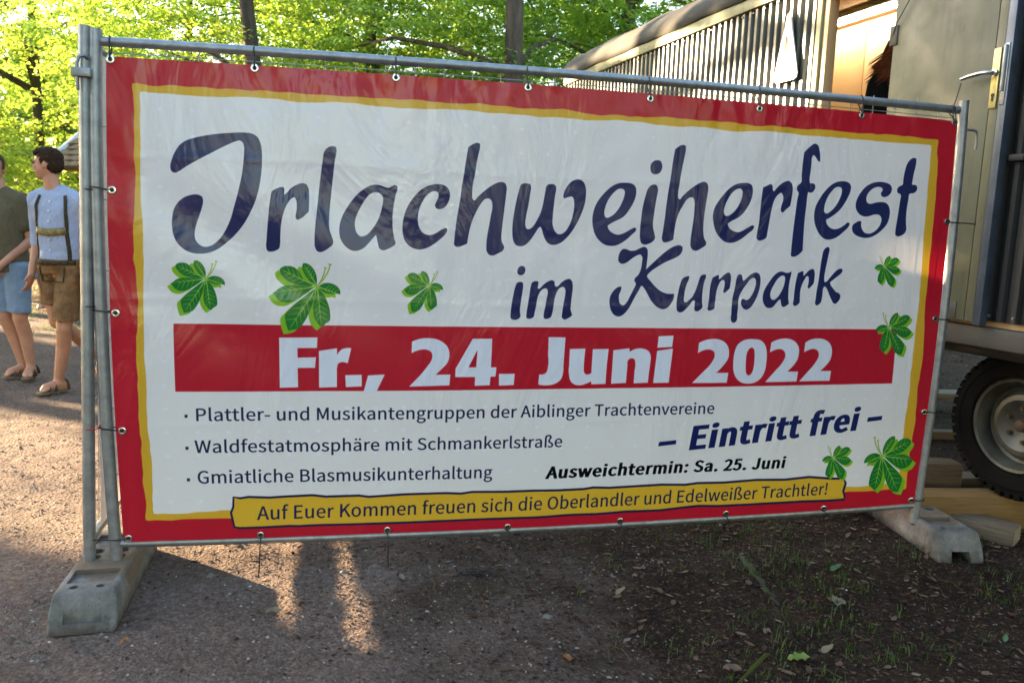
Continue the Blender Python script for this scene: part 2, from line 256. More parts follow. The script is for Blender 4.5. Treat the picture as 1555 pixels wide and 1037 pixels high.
 ('date', ['24985,7738 25308,7697 25554,7502 25665,7209 25691,6790 25658,6411 25506,6075 25248,5889 24887,5830 24561,5897 24317,6089 24179,6361 24131,6757 24153,7171 24261,7481 24493,7667 24714,7730', '24950,7377 25046,7315 25095,7127 25113,6835 25099,6500 25029,6270 24899,6187 24793,6251 24737,6461 24716,6795 24731,7128 24819,7315']),
 ('date', ['25845,7585c 26132,7711 26451,7761 26780,7724 27027,7585 27179,7374 27209,7077 27151,6823 26988,6590 26719,6337c 27241,6324c 27215,5896c 25709,5883c 26209,6448c 26459,6742 26564,6995 26517,7185 26381,7291 26172,7304 25992,7250 25816,7167c']),
 ('date', ['27472,7585c 27717,7712 28042,7763 28378,7725 28631,7584 28790,7348 28821,7069 28764,6811 28596,6598 28329,6342c 28865,6336c 28833,5903c 27343,5894c 27850,6454c 28079,6752 28186,6987 28151,7179 28022,7286 27807,7304 27624,7245 27453,7169c'])]
QUADS = [('navy', '2334,4826c 2439,4825c 2434,4711c 2330,4712c'), ('navy', '2320,3618c 2425,3617c 2420,3501c 2315,3503c'), ('navy', '2319,2411c 2425,2409c 2420,2292c 2314,2294c'), ('blue', '21025,3412c 21807,3465c 21797,3290c 20989,3223c'), ('blue', '30968,4197c 31697,4250c 31686,4059c 30937,3995c')]
RIBBON = ('3900,1670c 4169,1637c 4479,1681c 5246,1635c 5609,1652c 6834,1685c 7328,1618c 8584,1622c 8965,1557c 10303,1617c 12011,1614c 12626,1574c 13083,1627c 14557,1586c 15639,1591c 16768,1563c 17768,1567c 18198,1620c 18928,1577c 21239,1613c 22367,1553c 22976,1608c 24220,1582c 25719,1631c 27088,1578c 28323,1639c 29468,1508c 30112,1460c 30284,1189c 30201,824c 30300,602c 30263,388c 29454,381c 28049,428c 25833,434c 24021,444c 23079,499c 21338,391c 19744,416c 18463,378c 17113,399c 15691,365c 13742,381c 11578,374c 11046,368c 9683,367c 8448,373c 7124,392c 6313,375c 5943,395c 4844,379c 4114,371c 3885,441c 3817,803c 3778,1038c 3870,1269c',
 '3959,1612c 4169,1549c 4478,1593c 5243,1547c 5611,1563c 6833,1595c 7327,1529c 8583,1531c 8967,1467c 10308,1526c 12014,1522c 12633,1482c 13089,1534c 14562,1493c 15646,1497c 16775,1468c 17782,1471c 18209,1524c 18938,1481c 21251,1515c 22380,1455c 22992,1509c 24236,1482c 25735,1530c 27106,1476c 28338,1535c 29475,1404c 30083,1364c 30169,1196c 30084,842c 30184,609c 30211,491c 29434,487c 28030,532c 25815,536c 24007,545c 23061,600c 21322,490c 19731,514c 18451,475c 17103,495c 15682,460c 13736,475c 11572,467c 11042,461c 9680,459c 8447,464c 7123,482c 6312,465c 5943,485c 4844,468c 4120,460c 3950,495c 3896,822c 3858,1029c 3949,1253c')
LEAFLETS = ['-30,51c -16,310 -75,521 -209,730 -356,832 -503,844c -547,692 -503,542 -385,333 -237,169', '-89,35c -326,152 -532,329 -649,523 -825,685 -1029,734 -1204,706 -1334,613c -1306,463 -1175,285 -972,138 -679,54 -385,23', '-89,-26c -326,6 -620,24 -943,33 -1205,-11 -1366,-96 -1468,-189 -1561,-242c -1498,-356 -1382,-506 -1208,-588 -1003,-591 -768,-495 -532,-354 -266,-151', '-59,-71c -266,-212 -532,-430 -798,-648 -1004,-865 -1137,-1020 -1147,-1234 -1096,-1448 -1038,-1632c -832,-1599 -654,-1536 -475,-1318 -326,-1040 -207,-731 -118,-423', '15,-70c -59,-270 -118,-546 -142,-791 -133,-1037 -74,-1221 31,-1374 150,-1490c 285,-1371 450,-1246 465,-1029 434,-783 344,-508 194,-235', '45,7c 208,117 416,142 596,94 746,-10 822,-147 823,-285c 717,-240 567,-265 388,-262 209,-188 89,-84']
LEAF_TIPS = [(-0.0503, 0.0844), (-0.1334, 0.0613), (-0.1561, -0.0242), (-0.1038, -0.1632), (0.015, -0.149), (0.0823, -0.0285)]
LEAF_STEMS = [[(0.0015, 0.0037), (0.0207, 0.0254), (0.0355, 0.05), (0.0428, 0.0684), (0.0457, 0.0852)], [(0.0015, 0.0037), (0.0148, 0.0253), (0.0236, 0.0467), (0.0265, 0.059), (0.0288, 0.0718)]]
LEAF_SHADOW = (-0.0169, -0.014)
LEAF_SPOTS = [(0.3203, 0.9819, 0.764, 0), (0.7061, 0.9611, 1.0, 0), (1.1208, 0.974, 0.622, 0), (3.0939, 1.0944, 0.526, 1), (3.1493, 0.8271, 0.756, 1), (2.94, 0.2424, 0.62, 1), (3.1932, 0.2371, 1.075, 1)]
GLYPHS = {' ': [78, ''], '!': [113, '46,77 68,77 72,226 72,262 40,262 41,226|56,-5 68,-1 76,7 79,20 76,32 68,41 56,44 45,41 36,32 33,20 36,7 45,-1'], '-': [121, '16,86 106,86 106,110 16,110'], '.': [97, '49,-5 60,-1 69,7 72,20 69,32 60,41 49,44 37,41 29,32 26,20 29,7 37,-1'], '2': [194, '15,0 177,0 177,28 106,28 92,27 78,26 64,25 105,67 137,108 157,147 165,186 159,217 144,241 121,256 90,261 67,259 47,251 30,239 14,224 33,206 48,221 66,231 86,235 112,229 128,211 133,185 126,150 104,112 68,68 15,19'], '5': [194, '92,-5 123,1 150,18 169,46 176,83 170,120 153,146 128,160 98,165 84,164 72,161 60,155 67,229 163,229 163,257 39,257 30,137 47,126 61,134 75,139 90,141 118,134 137,114 143,83 139,57 127,38 110,26 89,22 62,26 42,37 26,50 9,29 24,17 42,6 64,-2'], ':': [97, '49,137 60,140 69,148 72,161 69,174 60,182 49,186 37,182 29,174 26,161 29,148 37,140|49,-5 60,-1 69,7 72,20 69,32 60,41 49,44 37,41 29,32 26,20 29,7 37,-1'], 'A': [213, '1,0 34,0 59,78 153,78 177,0 211,0 124,257 88,257|67,104 79,144 86,165 93,187 99,208 105,230 106,230 113,208 119,187 125,165 132,144 145,104'], 'B': [230, '35,0 117,0 156,5 187,19 207,42 214,75 210,99 200,117 183,129 162,137 162,138 183,150 195,170 200,194 193,223 175,242 147,253 111,257 35,257|68,148 68,231 107,231 141,227 161,214 168,190 161,167 141,153 106,148|68,26 68,123 112,123 142,120 164,111 178,97 182,76 178,54 164,38 142,29 112,26'], 'C': [223, '132,-5 155,-2 176,5 195,17 211,32 193,53 176,37 156,27 133,24 100,31 75,52 59,85 54,129 59,172 76,205 101,226 134,233 155,230 172,221 187,209 204,230 187,245 163,257 134,261 89,252 53,226 29,184 20,128 29,72 52,31 88,4'], 'E': [206, '35,0 187,0 187,28 68,28 68,121 165,121 165,149 68,149 68,229 183,229 183,257 35,257'], 'G': [241, '136,-5 161,-2 182,4 201,13 215,25 215,133 131,133 131,106 186,106 186,39 173,31 157,26 139,24 103,31 76,52 59,85 54,129 60,172 77,205 104,226 139,233 162,230 180,221 194,209 212,230 199,241 183,251 162,258 138,261 91,252 54,226 29,184 20,128 29,72 53,31 90,4'], 'H': [255, '35,0 68,0 68,121 187,121 187,0 220,0 220,257 187,257 187,149 68,149 68,257 35,257'], 'J': [187, '83,-5 115,2 137,19 150,44 154,75 154,257 121,257 121,78 117,47 103,29 80,24 63,27 48,36 35,53 12,36 25,18 41,6 60,-2'], 'K': [226, '35,0 68,0 68,81 112,134 189,0 225,0 132,159 213,257 176,257 68,128 68,128 68,257 35,257'], 'M': [284, '35,0 64,0 64,142 64,167 62,193 60,218 62,218 82,159 131,26 153,26 201,159 222,218 223,218 221,193 220,167 219,142 219,0 249,0 249,257 210,257 161,119 155,102 149,84 143,66 142,66 136,84 130,102 123,119 74,257 35,257'], 'O': [260, '130,-5 174,5 209,31 231,74 239,129 231,185 209,226 174,252 130,261 86,252 51,226 28,185 20,129 28,74 51,31 86,5|130,24 98,31 74,52 59,86 54,129 59,172 74,205 98,226 130,233 161,226 185,205 201,172 206,129 201,86 185,52 161,31'], 'P': [222, '35,0 68,0 68,102 110,102 148,107 178,121 198,146 204,181 198,217 178,240 148,253 109,257 35,257|68,129 68,230 104,230 134,228 155,220 168,205 172,181 168,158 156,141 135,132 106,129'], 'S': [209, '106,-5 143,1 170,17 188,40 194,68 190,93 178,112 162,126 141,137 104,153 84,162 68,175 62,196 68,215 84,228 110,233 132,230 151,222 168,209 185,230 170,242 152,252 132,259 110,261 77,256 52,242 35,221 29,193 34,169 46,150 63,137 81,127 118,111 140,101 155,87 161,65 154,44 136,29 107,24 81,28 57,39 36,56 17,33 35,18 56,6 80,-2'], 'T': [210, '89,0 121,0 121,229 199,229 199,257 11,257 11,229 89,229'], 'W': [307, '63,0 102,0 140,155 144,175 149,194 153,213 154,213 159,194 163,175 167,155 206,0 245,0 298,257 267,257 239,117 236,96 232,75 229,55 225,34 223,34 219,55 214,76 210,96 205,117 169,257 140,257 104,117 100,96 95,75 90,55 86,34 85,34 81,55 77,75 73,96 69,117 42,257 9,257'], 'a': [197, '76,-5 99,-1 120,9 139,23 140,23 143,0 169,0 169,117 165,149 154,174 133,189 103,195 74,191 49,182 29,170 41,148 58,158 77,165 98,168 122,161 134,144 137,120 85,111 49,97 28,77 21,49 28,20 47,2|85,21 68,24 56,34 51,51 56,68 70,82 97,92 137,99 137,46 120,32 103,24'], 'b': [216, '116,-5 147,2 173,22 192,55 199,98 194,138 179,169 155,188 123,195 102,191 82,182 63,168 64,202 64,279 32,279 32,0 58,0 61,20 62,20 79,7 98,-2|111,22 97,24 81,30 64,42 64,142 82,156 99,165 115,168 138,163 154,149 163,127 165,98 161,66 150,42 132,28'], 'c': [179, '107,-5 129,-2 150,7 169,19 155,41 142,31 127,25 110,22 86,27 67,42 55,65 51,95 56,125 68,148 87,163 111,168 125,166 137,160 149,152 165,173 150,184 132,192 110,195 75,188 46,169 26,137 18,95 25,53 44,22 72,2'], 'd': [217, '97,-5 119,-1 138,9 155,22 156,22 159,0 185,0 185,279 153,279 153,206 154,173 138,185 121,192 101,195 70,188 43,168 25,137 19,95 24,53 40,21 65,2|104,22 82,27 65,42 55,65 51,95 56,125 68,148 85,163 106,168 122,166 137,160 153,148 153,48 137,34 121,25'], 'e': [194, '109,-5 133,-2 154,5 172,15 160,36 146,28 130,23 113,21 88,26 68,39 55,60 50,88 178,88 179,96 179,106 174,143 160,171 136,189 103,195 72,188 44,168 25,137 18,95 25,53 45,22 74,2|49,110 56,135 68,154 85,166 104,169 129,163 146,143 151,110'], 'f': [114, '12,164 37,164 37,0 69,0 69,164 110,164 110,190 69,190 69,220 72,241 81,253 96,258 107,256 118,252 125,277 115,280 104,282 93,283 68,279 51,266 41,247 37,221 37,190 12,188'], 'g': [197, '96,-88 136,-82 166,-68 186,-47 193,-22 188,-1 176,13 155,21 126,23 89,23 69,26 59,33 56,44 59,57 68,67 82,62 96,60 123,65 145,78 160,99 166,126 164,142 158,155 150,166 189,166 189,190 123,190 111,194 96,195 69,190 46,177 31,155 25,127 29,106 38,89 50,76 50,75 40,66 32,54 29,39 31,26 37,15 46,8 46,6 31,-6 21,-21 18,-37 24,-58 40,-74 65,-84|96,82 76,87 61,103 56,127 61,151 76,166 96,172 117,166 131,151 137,127 131,103 116,87|101,-65 71,-61 52,-50 46,-32 48,-21 54,-10 65,0 78,-2 90,-3 123,-3 144,-5 157,-13 161,-27 154,-46 133,-60'], 'h': [213, '32,0 64,0 64,138 82,154 98,164 116,167 137,162 149,145 152,116 152,0 184,0 184,120 181,152 170,176 152,190 126,195 102,191 81,179 63,163 64,202 64,279 32,279'], 'i': [96, '32,0 64,0 64,190 32,190|48,229 59,232 67,239 70,251 64,266 48,271 33,266 27,251 33,235'], 'k': [193, '32,0 64,0 64,50 99,92 155,0 190,0 118,113 181,190 146,190 65,90 64,90 64,279 32,279'], 'l': [99, '66,-5 77,-4 84,-2 80,23 76,22 73,22 67,25 64,36 64,279 32,279 32,38 36,15 47,0'], 'm': [324, '32,0 64,0 64,138 81,154 97,164 112,167 132,162 144,145 147,116 147,0 179,0 179,138 196,154 212,164 227,167 247,162 259,145 263,116 263,0 294,0 294,120 291,152 280,176 262,190 237,195 215,190 194,178 174,159 164,178 146,191 121,195 100,191 80,179 62,162 62,162 58,190 32,190'], 'n': [214, '32,0 64,0 64,138 82,154 98,164 116,167 137,162 149,145 152,116 152,0 184,0 184,120 181,152 170,176 152,190 126,195 102,191 81,179 62,162 62,162 58,190 32,190'], 'o': [212, '106,-5 139,2 167,22 187,53 194,95 187,137 167,169 139,188 106,195 73,188 45,169 25,137 18,95 25,53 45,22 73,2|106,22 84,27 66,42 55,65 51,95 55,125 66,148 84,163 106,168 129,163 146,148 157,125 161,95 157,65 146,42 129,27'], 'p': [217, '32,-80 64,-80 64,-16 63,18 81,5 98,-2 116,-5 147,2 173,22 192,55 199,98 194,138 179,169 155,188 123,195 101,191 81,181 62,168 62,168 58,190 32,190|111,22 97,24 81,30 64,42 64,142 82,156 99,165 115,168 138,163 154,149 163,127 165,98 161,66 150,42 132,28'], 'r': [136, '32,0 64,0 64,122 79,148 95,162 112,166 122,166 131,163 137,191 127,194 116,195 96,190 78,176 62,155 62,155 58,190 32,190'], 's': [164, '82,-5 112,0 133,12 146,30 151,52 146,75 132,90 114,101 93,110 73,118 58,128 52,143 56,156 68,166 88,170 103,168 117,162 131,153 146,173 130,184 110,192 87,195 59,191 39,179 26,162 22,141 30,115 51,97 77,86 98,78 114,66 120,50 116,35 104,24 83,20 62,23 44,31 27,43 11,22 31,8 56,-1'], 't': [132, '92,-5 104,-4 116,-1 127,2 121,27 110,23 99,21 82,26 72,38 70,58 70,164 121,164 121,190 70,190 70,244 43,244 40,190 9,188 9,164 38,164 38,59 41,33 50,13 66,0'], 'u': [213, '88,-5 112,0 132,12 151,30 152,30 154,0 181,0 181,190 149,190 149,55 132,37 115,26 97,23 77,28 65,45 62,74 62,190 29,190 29,70 33,38 44,14 62,0'], 'v': [182, '73,0 111,0 178,190 146,190 110,82 105,63 99,44 93,26 91,26 85,44 79,63 74,82 38,190 5,190'], 'w': [281, '62,0 99,0 126,102 131,120 135,138 139,157 141,157 145,138 150,120 154,103 181,0 220,0 272,190 241,190 213,80 209,62 205,45 202,27 200,27 195,45 191,62 187,80 157,190 126,190 96,80 92,62 87,45 83,27 82,27 78,45 74,62 70,80 42,190 9,190'], 'ß': [225, '152,-5 177,0 197,12 210,30 214,53 202,89 175,109 149,125 137,146 142,165 154,181 167,200 172,225 168,248 156,266 136,278 109,283 76,277 52,261 37,235 32,202 32,0 64,0 64,196 69,230 84,250 108,257 126,252 137,240 141,222 136,201 124,183 112,165 106,143 119,112 145,94 172,78 184,52 180,36 169,25 150,20 136,22 123,28 109,37 96,15 113,4 131,-2'], 'ä': [197, '76,-5 99,-1 120,9 139,23 140,23 143,0 169,0 169,117 165,149 154,174 133,189 103,195 74,191 49,182 29,170 41,148 58,158 77,165 98,168 122,161 134,144 137,120 85,111 49,97 28,77 21,49 28,20 47,2|85,21 68,24 56,34 51,51 56,68 70,82 97,92 137,99 137,46 120,32 103,24|67,230 81,236 86,249 81,263 67,269 53,263 48,249 53,236|142,230 156,236 162,249 156,263 142,269 128,263 123,249 128,236']}
TEXTS = [('navy', 'Plattler- und Musikantengruppen der Aiblinger Trachtenvereine', (0.2705, 0.4587),
 (2.3415, 0.4569), 0.0468, 0.018, 0.0),
 ('navy', 'Waldfestatmosphäre mit Schmankerlstraße', (0.266, 0.3382),
 (1.6749, 0.3325), 0.0466, 0.018, 0.0),
 ('navy', 'Gmiatliche Blasmusikunterhaltung', (0.2695, 0.2205),
 (1.3847, 0.2133), 0.0479, 0.018, 0.0),
 ('black', 'Ausweichtermin: Sa. 25. Juni', (1.6158, 0.2032),
 (2.7024, 0.2071), 0.0476, 0.075, 0.13),
 ('blue', 'Eintritt frei', (2.2389, 0.3037),
 (3.0452, 0.3654), 0.0961, 0.085, 0.2),
 ('navy', 'Auf Euer Kommen freuen sich die Oberlandler und Edelweißer Trachtler!', (0.4793, 0.0727),
 (2.9328, 0.0733), 0.0523, 0.018, 0.03)]
EYELETS = {'top': [(0.0131, 1.7209), (0.4828, 1.7193), (0.9778, 1.7194), (1.4766, 1.7176), (1.9734, 1.7108), (2.4511, 1.7073), (2.9266, 1.7168), (3.3841, 1.7231)], 'left': [(0.0161, 1.283), (0.0181, 0.8533), (0.0217, 0.4238), (0.0175, 0.0132)], 'bottom': [(0.486, 0.0115), (0.9683, 0.0124), (1.4582, 0.0052), (1.95, 0.0069), (2.44, 0.0126), (2.9226, 0.0081)], 'right': [(3.3891, 1.2984), (3.3791, 0.866), (3.3799, 0.437), (3.3799, 0.016)]}

# ------------------------------------------------------------------ materials
M = {}
M['galv'] = simple('galvanised_steel', lin(.36, .38, .40), lin(.22, .235, .25), 22, 0.42, 0.75, 0.15, 140)
M['wire'] = simple('galvanised_wire', lin(.30, .32, .33), None, 20, 0.5, 0.7)
M['chrome'] = simple('polished_metal', lin(.75, .76, .78), None, 10, 0.18, 1.0)
M['black_plastic'] = simple('black_nylon', lin(.012, .012, .013), None, 20, 0.45)
def concrete():
    n = NT('cast_concrete')
    a = n.ramp(n.noise(9, 8, 0.72), [(0.28, lin(.10, .094, .085)), (0.5, lin(.19, .182, .168)), (0.72, lin(.31, .30, .28))])
    st = n.ramp(n.noise(3.1, 4, 0.65), [(0.50, 0.0), (0.62, 1.0)])
    a = n.mix(n.math('MULTIPLY', st, 0.7), a, lin(.17, .095, .045))
    sp = n.n.new('ShaderNodeSeparateXYZ'); n.l(n.obj(), sp.inputs[0])
    dirt = n.ramp(n.math('ADD', sp.outputs[2], n.math('MULTIPLY', n.noise(18, 5), .06)), [(.035, .85), (.085, 0.0)])
    a = n.mix(dirt, a, lin(.06, .045, .033))
    p = n.ramp(n.vor(70), [(0.06, 0.25), (0.16, 1.0)])
    n.col(n.mix(0.8, a, n.mix(1.0, a, p, 'MULTIPLY'))); n.set(Roughness=0.92)
    n.bump(n.math('ADD', n.math('ADD', n.noise(90, 6, 0.75), n.math('MULTIPLY', n.noise(14, 4), 1.5)), p), 0.9, 0.010); return n.m
M['concrete'] = concrete()
def timber(name, a, b, rot=(1, 14, 14)):
    n = NT(name); v = n.mapping(rot)
    g = n.ramp(n.noise(5, 5, 0.6, v, 0.6), [(0.35, b), (0.65, a)])
    n.col(g); n.set(Roughness=0.75); n.bump(n.noise(14, 4, 0.6, v), 0.35, 0.003); return n.m
M['timber_yellow'] = timber('yellow_pine', lin(.22, .12, .034), lin(.15, .078, .021))
M['timber_grey'] = timber('weathered_timber', lin(.17, .125, .08), lin(.095, .066, .042))
M['timber_brown'] = timber('brown_timber', lin(.13, .08, .042), lin(.08, .047, .023))
M['timber_end'] = simple('sawn_timber_end', lin(.30, .235, .16), lin(.20, .15, .10), 30, 0.8, 0, .3)

def foliage(name, dark, mid, light, trans, tf=0.5, rough=0.5):
    n = NT(name); g = n.geo()
    c = n.ramp(g.outputs['Random Per Island'], [(0.0, dark), (0.5, mid), (1.0, light)])
    t = n.ramp(g.outputs['Random Per Island'], [(0.0, tuple(x * .7 for x in trans[:3]) + (1,)), (1.0, trans)])
    n.col(c); n.set(Roughness=rough); n.b.inputs['Specular IOR Level'].default_value = 0.35
    n.translucent(tf, t); return n.m
M['leaf_bright'] = foliage('bright_beech_leaf', lin(.045, .10, .014), lin(.08, .165, .024), lin(.12, .20, .03), lin(.58, .78, .11), .64)
M['leaf_mid'] = foliage('maple_leaf', lin(.03, .075, .014), lin(.058, .125, .022), lin(.09, .16, .03), lin(.42, .64, .09), .6)
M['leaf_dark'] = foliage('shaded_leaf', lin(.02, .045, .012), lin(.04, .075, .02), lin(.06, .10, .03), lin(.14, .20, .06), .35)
def bark():
    n = NT('tree_bark'); v = n.mapping((1, 1, .22))
    n.col(n.ramp(n.noise(9, 6, .65, v), [(.35, lin(.035, .026, .018)), (.7, lin(.115, .085, .058))]))
    n.set(Roughness=.92); n.bump(n.noise(26, 5, .7, v), .9, .02); return n.m
M['bark'] = bark()

# ------------------------------------------------------------------ ground
def gh(x, y):
    return (0.010 * math.sin(x * 1.9 + .4) * math.cos(y * 1.5) + 0.014 * noise.noise(Vector((x * .8, y * .8, 3)))
            + 0.006 * noise.noise(Vector((x * 4, y * 4, 7))) + 0.0035 * noise.noise(Vector((x * 14, y * 14, 1))) - 0.004)
def axis(lo, hi, step, far):
    a = list(np.arange(lo, hi + 1e-6, step)); s = step; x = hi
    while x < far: s *= 1.35; x += s; a.append(x)
    s = step; x = lo; pre = []
    while x > -far: s *= 1.35; x -= s; pre.append(x)
    return pre[::-1] + a
def ground_mat():
    n = NT('gravel_and_soil')
    sep = n.n.new('ShaderNodeSeparateXYZ'); n.l(n.obj(), sep.inputs[0])
    edge = n.math('ADD', n.math('MULTIPLY', sep.outputs[0], 0.42), n.math('MULTIPLY', sep.outputs[1], 0.05))
    edge = n.math('ADD', edge, n.math('MULTIPLY', n.math('SUBTRACT', n.noise(1.3, 5, .65), 0.5), 1.1))
    soil = n.ramp(edge, [(0.42, 0.0), (0.78, 1.0)])
    v = n.vor(75, out='Color'); vs = n.n.new('ShaderNodeSeparateColor'); n.l(v, vs.inputs[0])
    grav = n.ramp(vs.outputs[0], [(0.0, lin(.080, .055, .047)), (.45, lin(.138, .096, .081)), (.8, lin(.19, .140, .120)), (1, lin(.25, .20, .17))])
    grav = n.mix(0.55, grav, n.ramp(n.noise(34, 7, .75), [(.33, lin(.066, .045, .038)), (.68, lin(.235, .172, .142))]))
    d = n.ramp(n.noise(1.7, 4, .6), [(.35, lin(.75, .72, .68)), (.7, lin(1.1, 1.08, 1.05))])
    grav = n.mix(1.0, grav, d, 'MULTIPLY')
    hum = n.ramp(n.noise(26, 8, .78), [(.30, lin(.010, .006, .004)), (.52, lin(.036, .020, .012)), (.75, lin(.095, .058, .036))])
    v2 = n.vor(110, out='Color'); v2s = n.n.new('ShaderNodeSeparateColor'); n.l(v2, v2s.inputs[0])
    hum = n.mix(n.ramp(v2s.outputs[1], [(.90, 0.0), (.93, .45)]), hum, lin(.15, .12, .10))
    hum = n.mix(1.0, hum, n.ramp(n.noise(4.5, 5, .7), [(.35, lin(.55, .52, .5)), (.65, lin(1.35, 1.25, 1.15))]), 'MULTIPLY')
    moss = n.ramp(n.noise(2.3, 5, .7), [(.56, 0.0), (.70, .55)])
    hum = n.mix(moss, hum, lin(.035, .048, .014))
    n.col(n.mix(soil, grav, hum)); n.set(Roughness=.95); n.b.inputs['Specular IOR Level'].default_value = .2
    h = n.math('ADD', n.math('MULTIPLY', n.vor(70), .8), n.math('ADD', n.noise(45, 6, .75), n.math('MULTIPLY', n.noise(9, 4), 1.2)))
    n.bump(h, 1.0, .012); return n.m
xs = axis(-1.6, 4.9, .022, 260); ys = axis(-1.7, 3.2, .022, 260)
gv = [(x, y, gh(x, y)) for y in ys for x in xs]; nx = len(xs)
gf = np.array([(j * nx + i, j * nx + i + 1, (j + 1) * nx + i + 1, (j + 1) * nx + i) for j in range(len(ys) - 1) for i in range(nx - 1)])
ground = obj('ground', new_mesh('ground', np.array(gv), gf), ground_mat(), kind='structure')

# ------------------------------------------------------------------ trees
def wob(x, y, s): return (np.sin(x * s + 1.3) * np.cos(y * s * 1.3 + .5) + np.sin(x * s * 2.3 + y * s * 1.7) * .6) / 1.6
def open_to_sun(P):
    """gaps in the canopy: True where a leaf would shade the sunny patches of path, wagon and banner.
    s runs across the sunlight, r along it (where the shadow meets the ground)"""
    k = P[:, 2] / SUN.z; gx = P[:, 0] - SUN.x * k; gy = P[:, 1] - SUN.y * k
    dx, dy = math.sin(SUN_AZ), math.cos(SUN_AZ)
    s = gx * dy - gy * dx; r = -(gx * dx + gy * dy)
    low = .07 + .07 * wob(r, s, 1.4)
    a = (s > low) & (s < 1.75 + .25 * wob(r, s, 1.2)) & (r > -7) & (r < 1.5)
    b = (s > 3.3 + .15 * wob(r, s, 1.0)) & (s < 7.5) & (r > 5) & (r < 22) & (wob(r * .35, s, 2.4) > -.30 + .16 * (s - 3.3))
    c = (r < -5.5) & (s > -2) & (wob(r * .4, s, 2.3) > .1)
    d = (s > .3) & (s <= 2.5) & (r > 6) & (wob(r * .3, s, 3.1) > .62)
    e = (s >= 1.75) & (s < 5) & (r <= 2) & (wob(r * .3, s * 1.6, 2.4) > .66)
    return a | b | c | d | e
rng = np.random.RandomState(11)
def leaves(centers, normals, size, name, aspect=.62, jitter=.35):
    n = len(centers)
    nr = normals + rng.normal(0, jitter, (n, 3)); nr /= np.linalg.norm(nr, axis=1)[:, None]
    a = rng.normal(0, 1, (n, 3)); d = np.cross(nr, a); d /= np.linalg.norm(d, axis=1)[:, None]
    e = np.cross(nr, d); s = (size * rng.uniform(.6, 1.25, n))[:, None]
    fold = nr * s * .12
    V = np.stack([centers - d * s * .5, centers + e * s * aspect * .5 + fold, centers + d * s * .5, centers - e * s * aspect * .5 + fold], 1).reshape(-1, 3)
    F = np.arange(n * 4).reshape(-1, 4)
    T = np.concatenate([F[:, [0, 1, 2]], F[:, [0, 2, 3]]])
    return new_mesh(name, V, T, smooth=False)
def sprays(center, radii, n_spray, per, sr, flat=.25, shell=.55, droop=.25):
    """flat layered sprays of leaves as a beech carries them"""
    c = np.array(center); rad = np.array(radii)
    u = rng.normal(0, 1, (n_spray, 3)); u /= np.linalg.norm(u, axis=1)[:, None]
    r = rng.uniform(shell ** 3, 1, n_spray) ** (1 / 3)
    sc_ = c + u * r[:, None] * rad
    out = u * np.array([1, 1, 0]); out /= (np.linalg.norm(out, axis=1)[:, None] + 1e-6)
    nrm = np.array([0, 0, 1.]) + out * droop + rng.normal(0, .18, (n_spray, 3)); nrm /= np.linalg.norm(nrm, axis=1)[:, None]
    t1 = np.cross(nrm, out + .01); t1 /= np.linalg.norm(t1, axis=1)[:, None]; t2 = np.cross(nrm, t1)
    k = np.repeat(np.arange(n_spray), per); m = len(k)
    rr = sr * np.sqrt(rng.uniform(0, 1, m)) * np.repeat(rng.uniform(.6, 1.3, n_spray), per); an = rng.uniform(0, 6.283, m)
    P = sc_[k] + t1[k] * (rr * np.cos(an))[:, None] + t2[k] * (rr * np.sin(an) * .7)[:, None] + nrm[k] * (rng.normal(0, flat * sr * .35, m))[:, None]
    return P, nrm[k], sc_
def tree(name, x, y, h, tr, crown, leafmat, label, n_spray=300, per=60, size=.085, sr=.55, lean=(0, 0), group=None, seed=0, limbs=9, cat='tree', shade=False, back=0.0):
    """crown = (dz of centre, rx, ry, rz)"""
    rnd = random.Random(seed + 5); z0 = gh(x, y)
    e = empty(name, (x, y, z0), 0, label, cat, group)
    top = Vector((lean[0], lean[1], h)); path = []
    for i in range(9):
        t = i / 8; path.append(Vector((lean[0] * t + .06 * math.sin(t * 5 + seed), lean[1] * t + .05 * math.cos(t * 4 + seed), h * t - .1)))
    rr = [tr * (1.25 if i == 0 else 1) * (1 - .8 * i / 8) for i in range(9)]
    mb = MB().tube(path, rr, 12)
    cz, rx, ry, rz = crown
    cc = Vector((lean[0] * .7, lean[1] * .7 + back, cz))
    P, N, sc_ = sprays(cc, (rx, ry, rz), n_spray, per, sr)
    W = P + np.array([x, y, z0]); keep = ~open_to_sun(W) | (rng.uniform(0, 1, len(W)) < .02) if shade else np.ones(len(W), bool)
    keep &= W[:, 2] > .15
    P, N = P[keep], N[keep]
    for i in range(limbs):
        s = Vector(sc_[rnd.randrange(len(sc_))]); t = min(.92, max(.22, (s.z - .9) / h)); b0 = Vector((lean[0] * t, lean[1] * t, h * t))
        mid = (b0 + s) / 2 + Vector((rnd.uniform(-.3, .3), rnd.uniform(-.3, .3), rnd.uniform(.1, .5)))
        q = [b0, b0.lerp(mid, .5) + Vector((0, 0, .1)), mid, mid.lerp(s, .5), s]
        mb.tube(q, [tr * .32, tr * .24, tr * .17, tr * .10, tr * .03], 6, False)
    obj('trunk', mb.mesh('trunk'), M['bark'], e)
    obj('crown', leaves(P, N, size, 'crown'), leafmat, e)
    return e
def az_pos(px, D):
    d = ray(px, 300); d.z = 0; d = d * (D / (d.dot(FWD))); return CAM.x + d.x, CAM.y + d.y

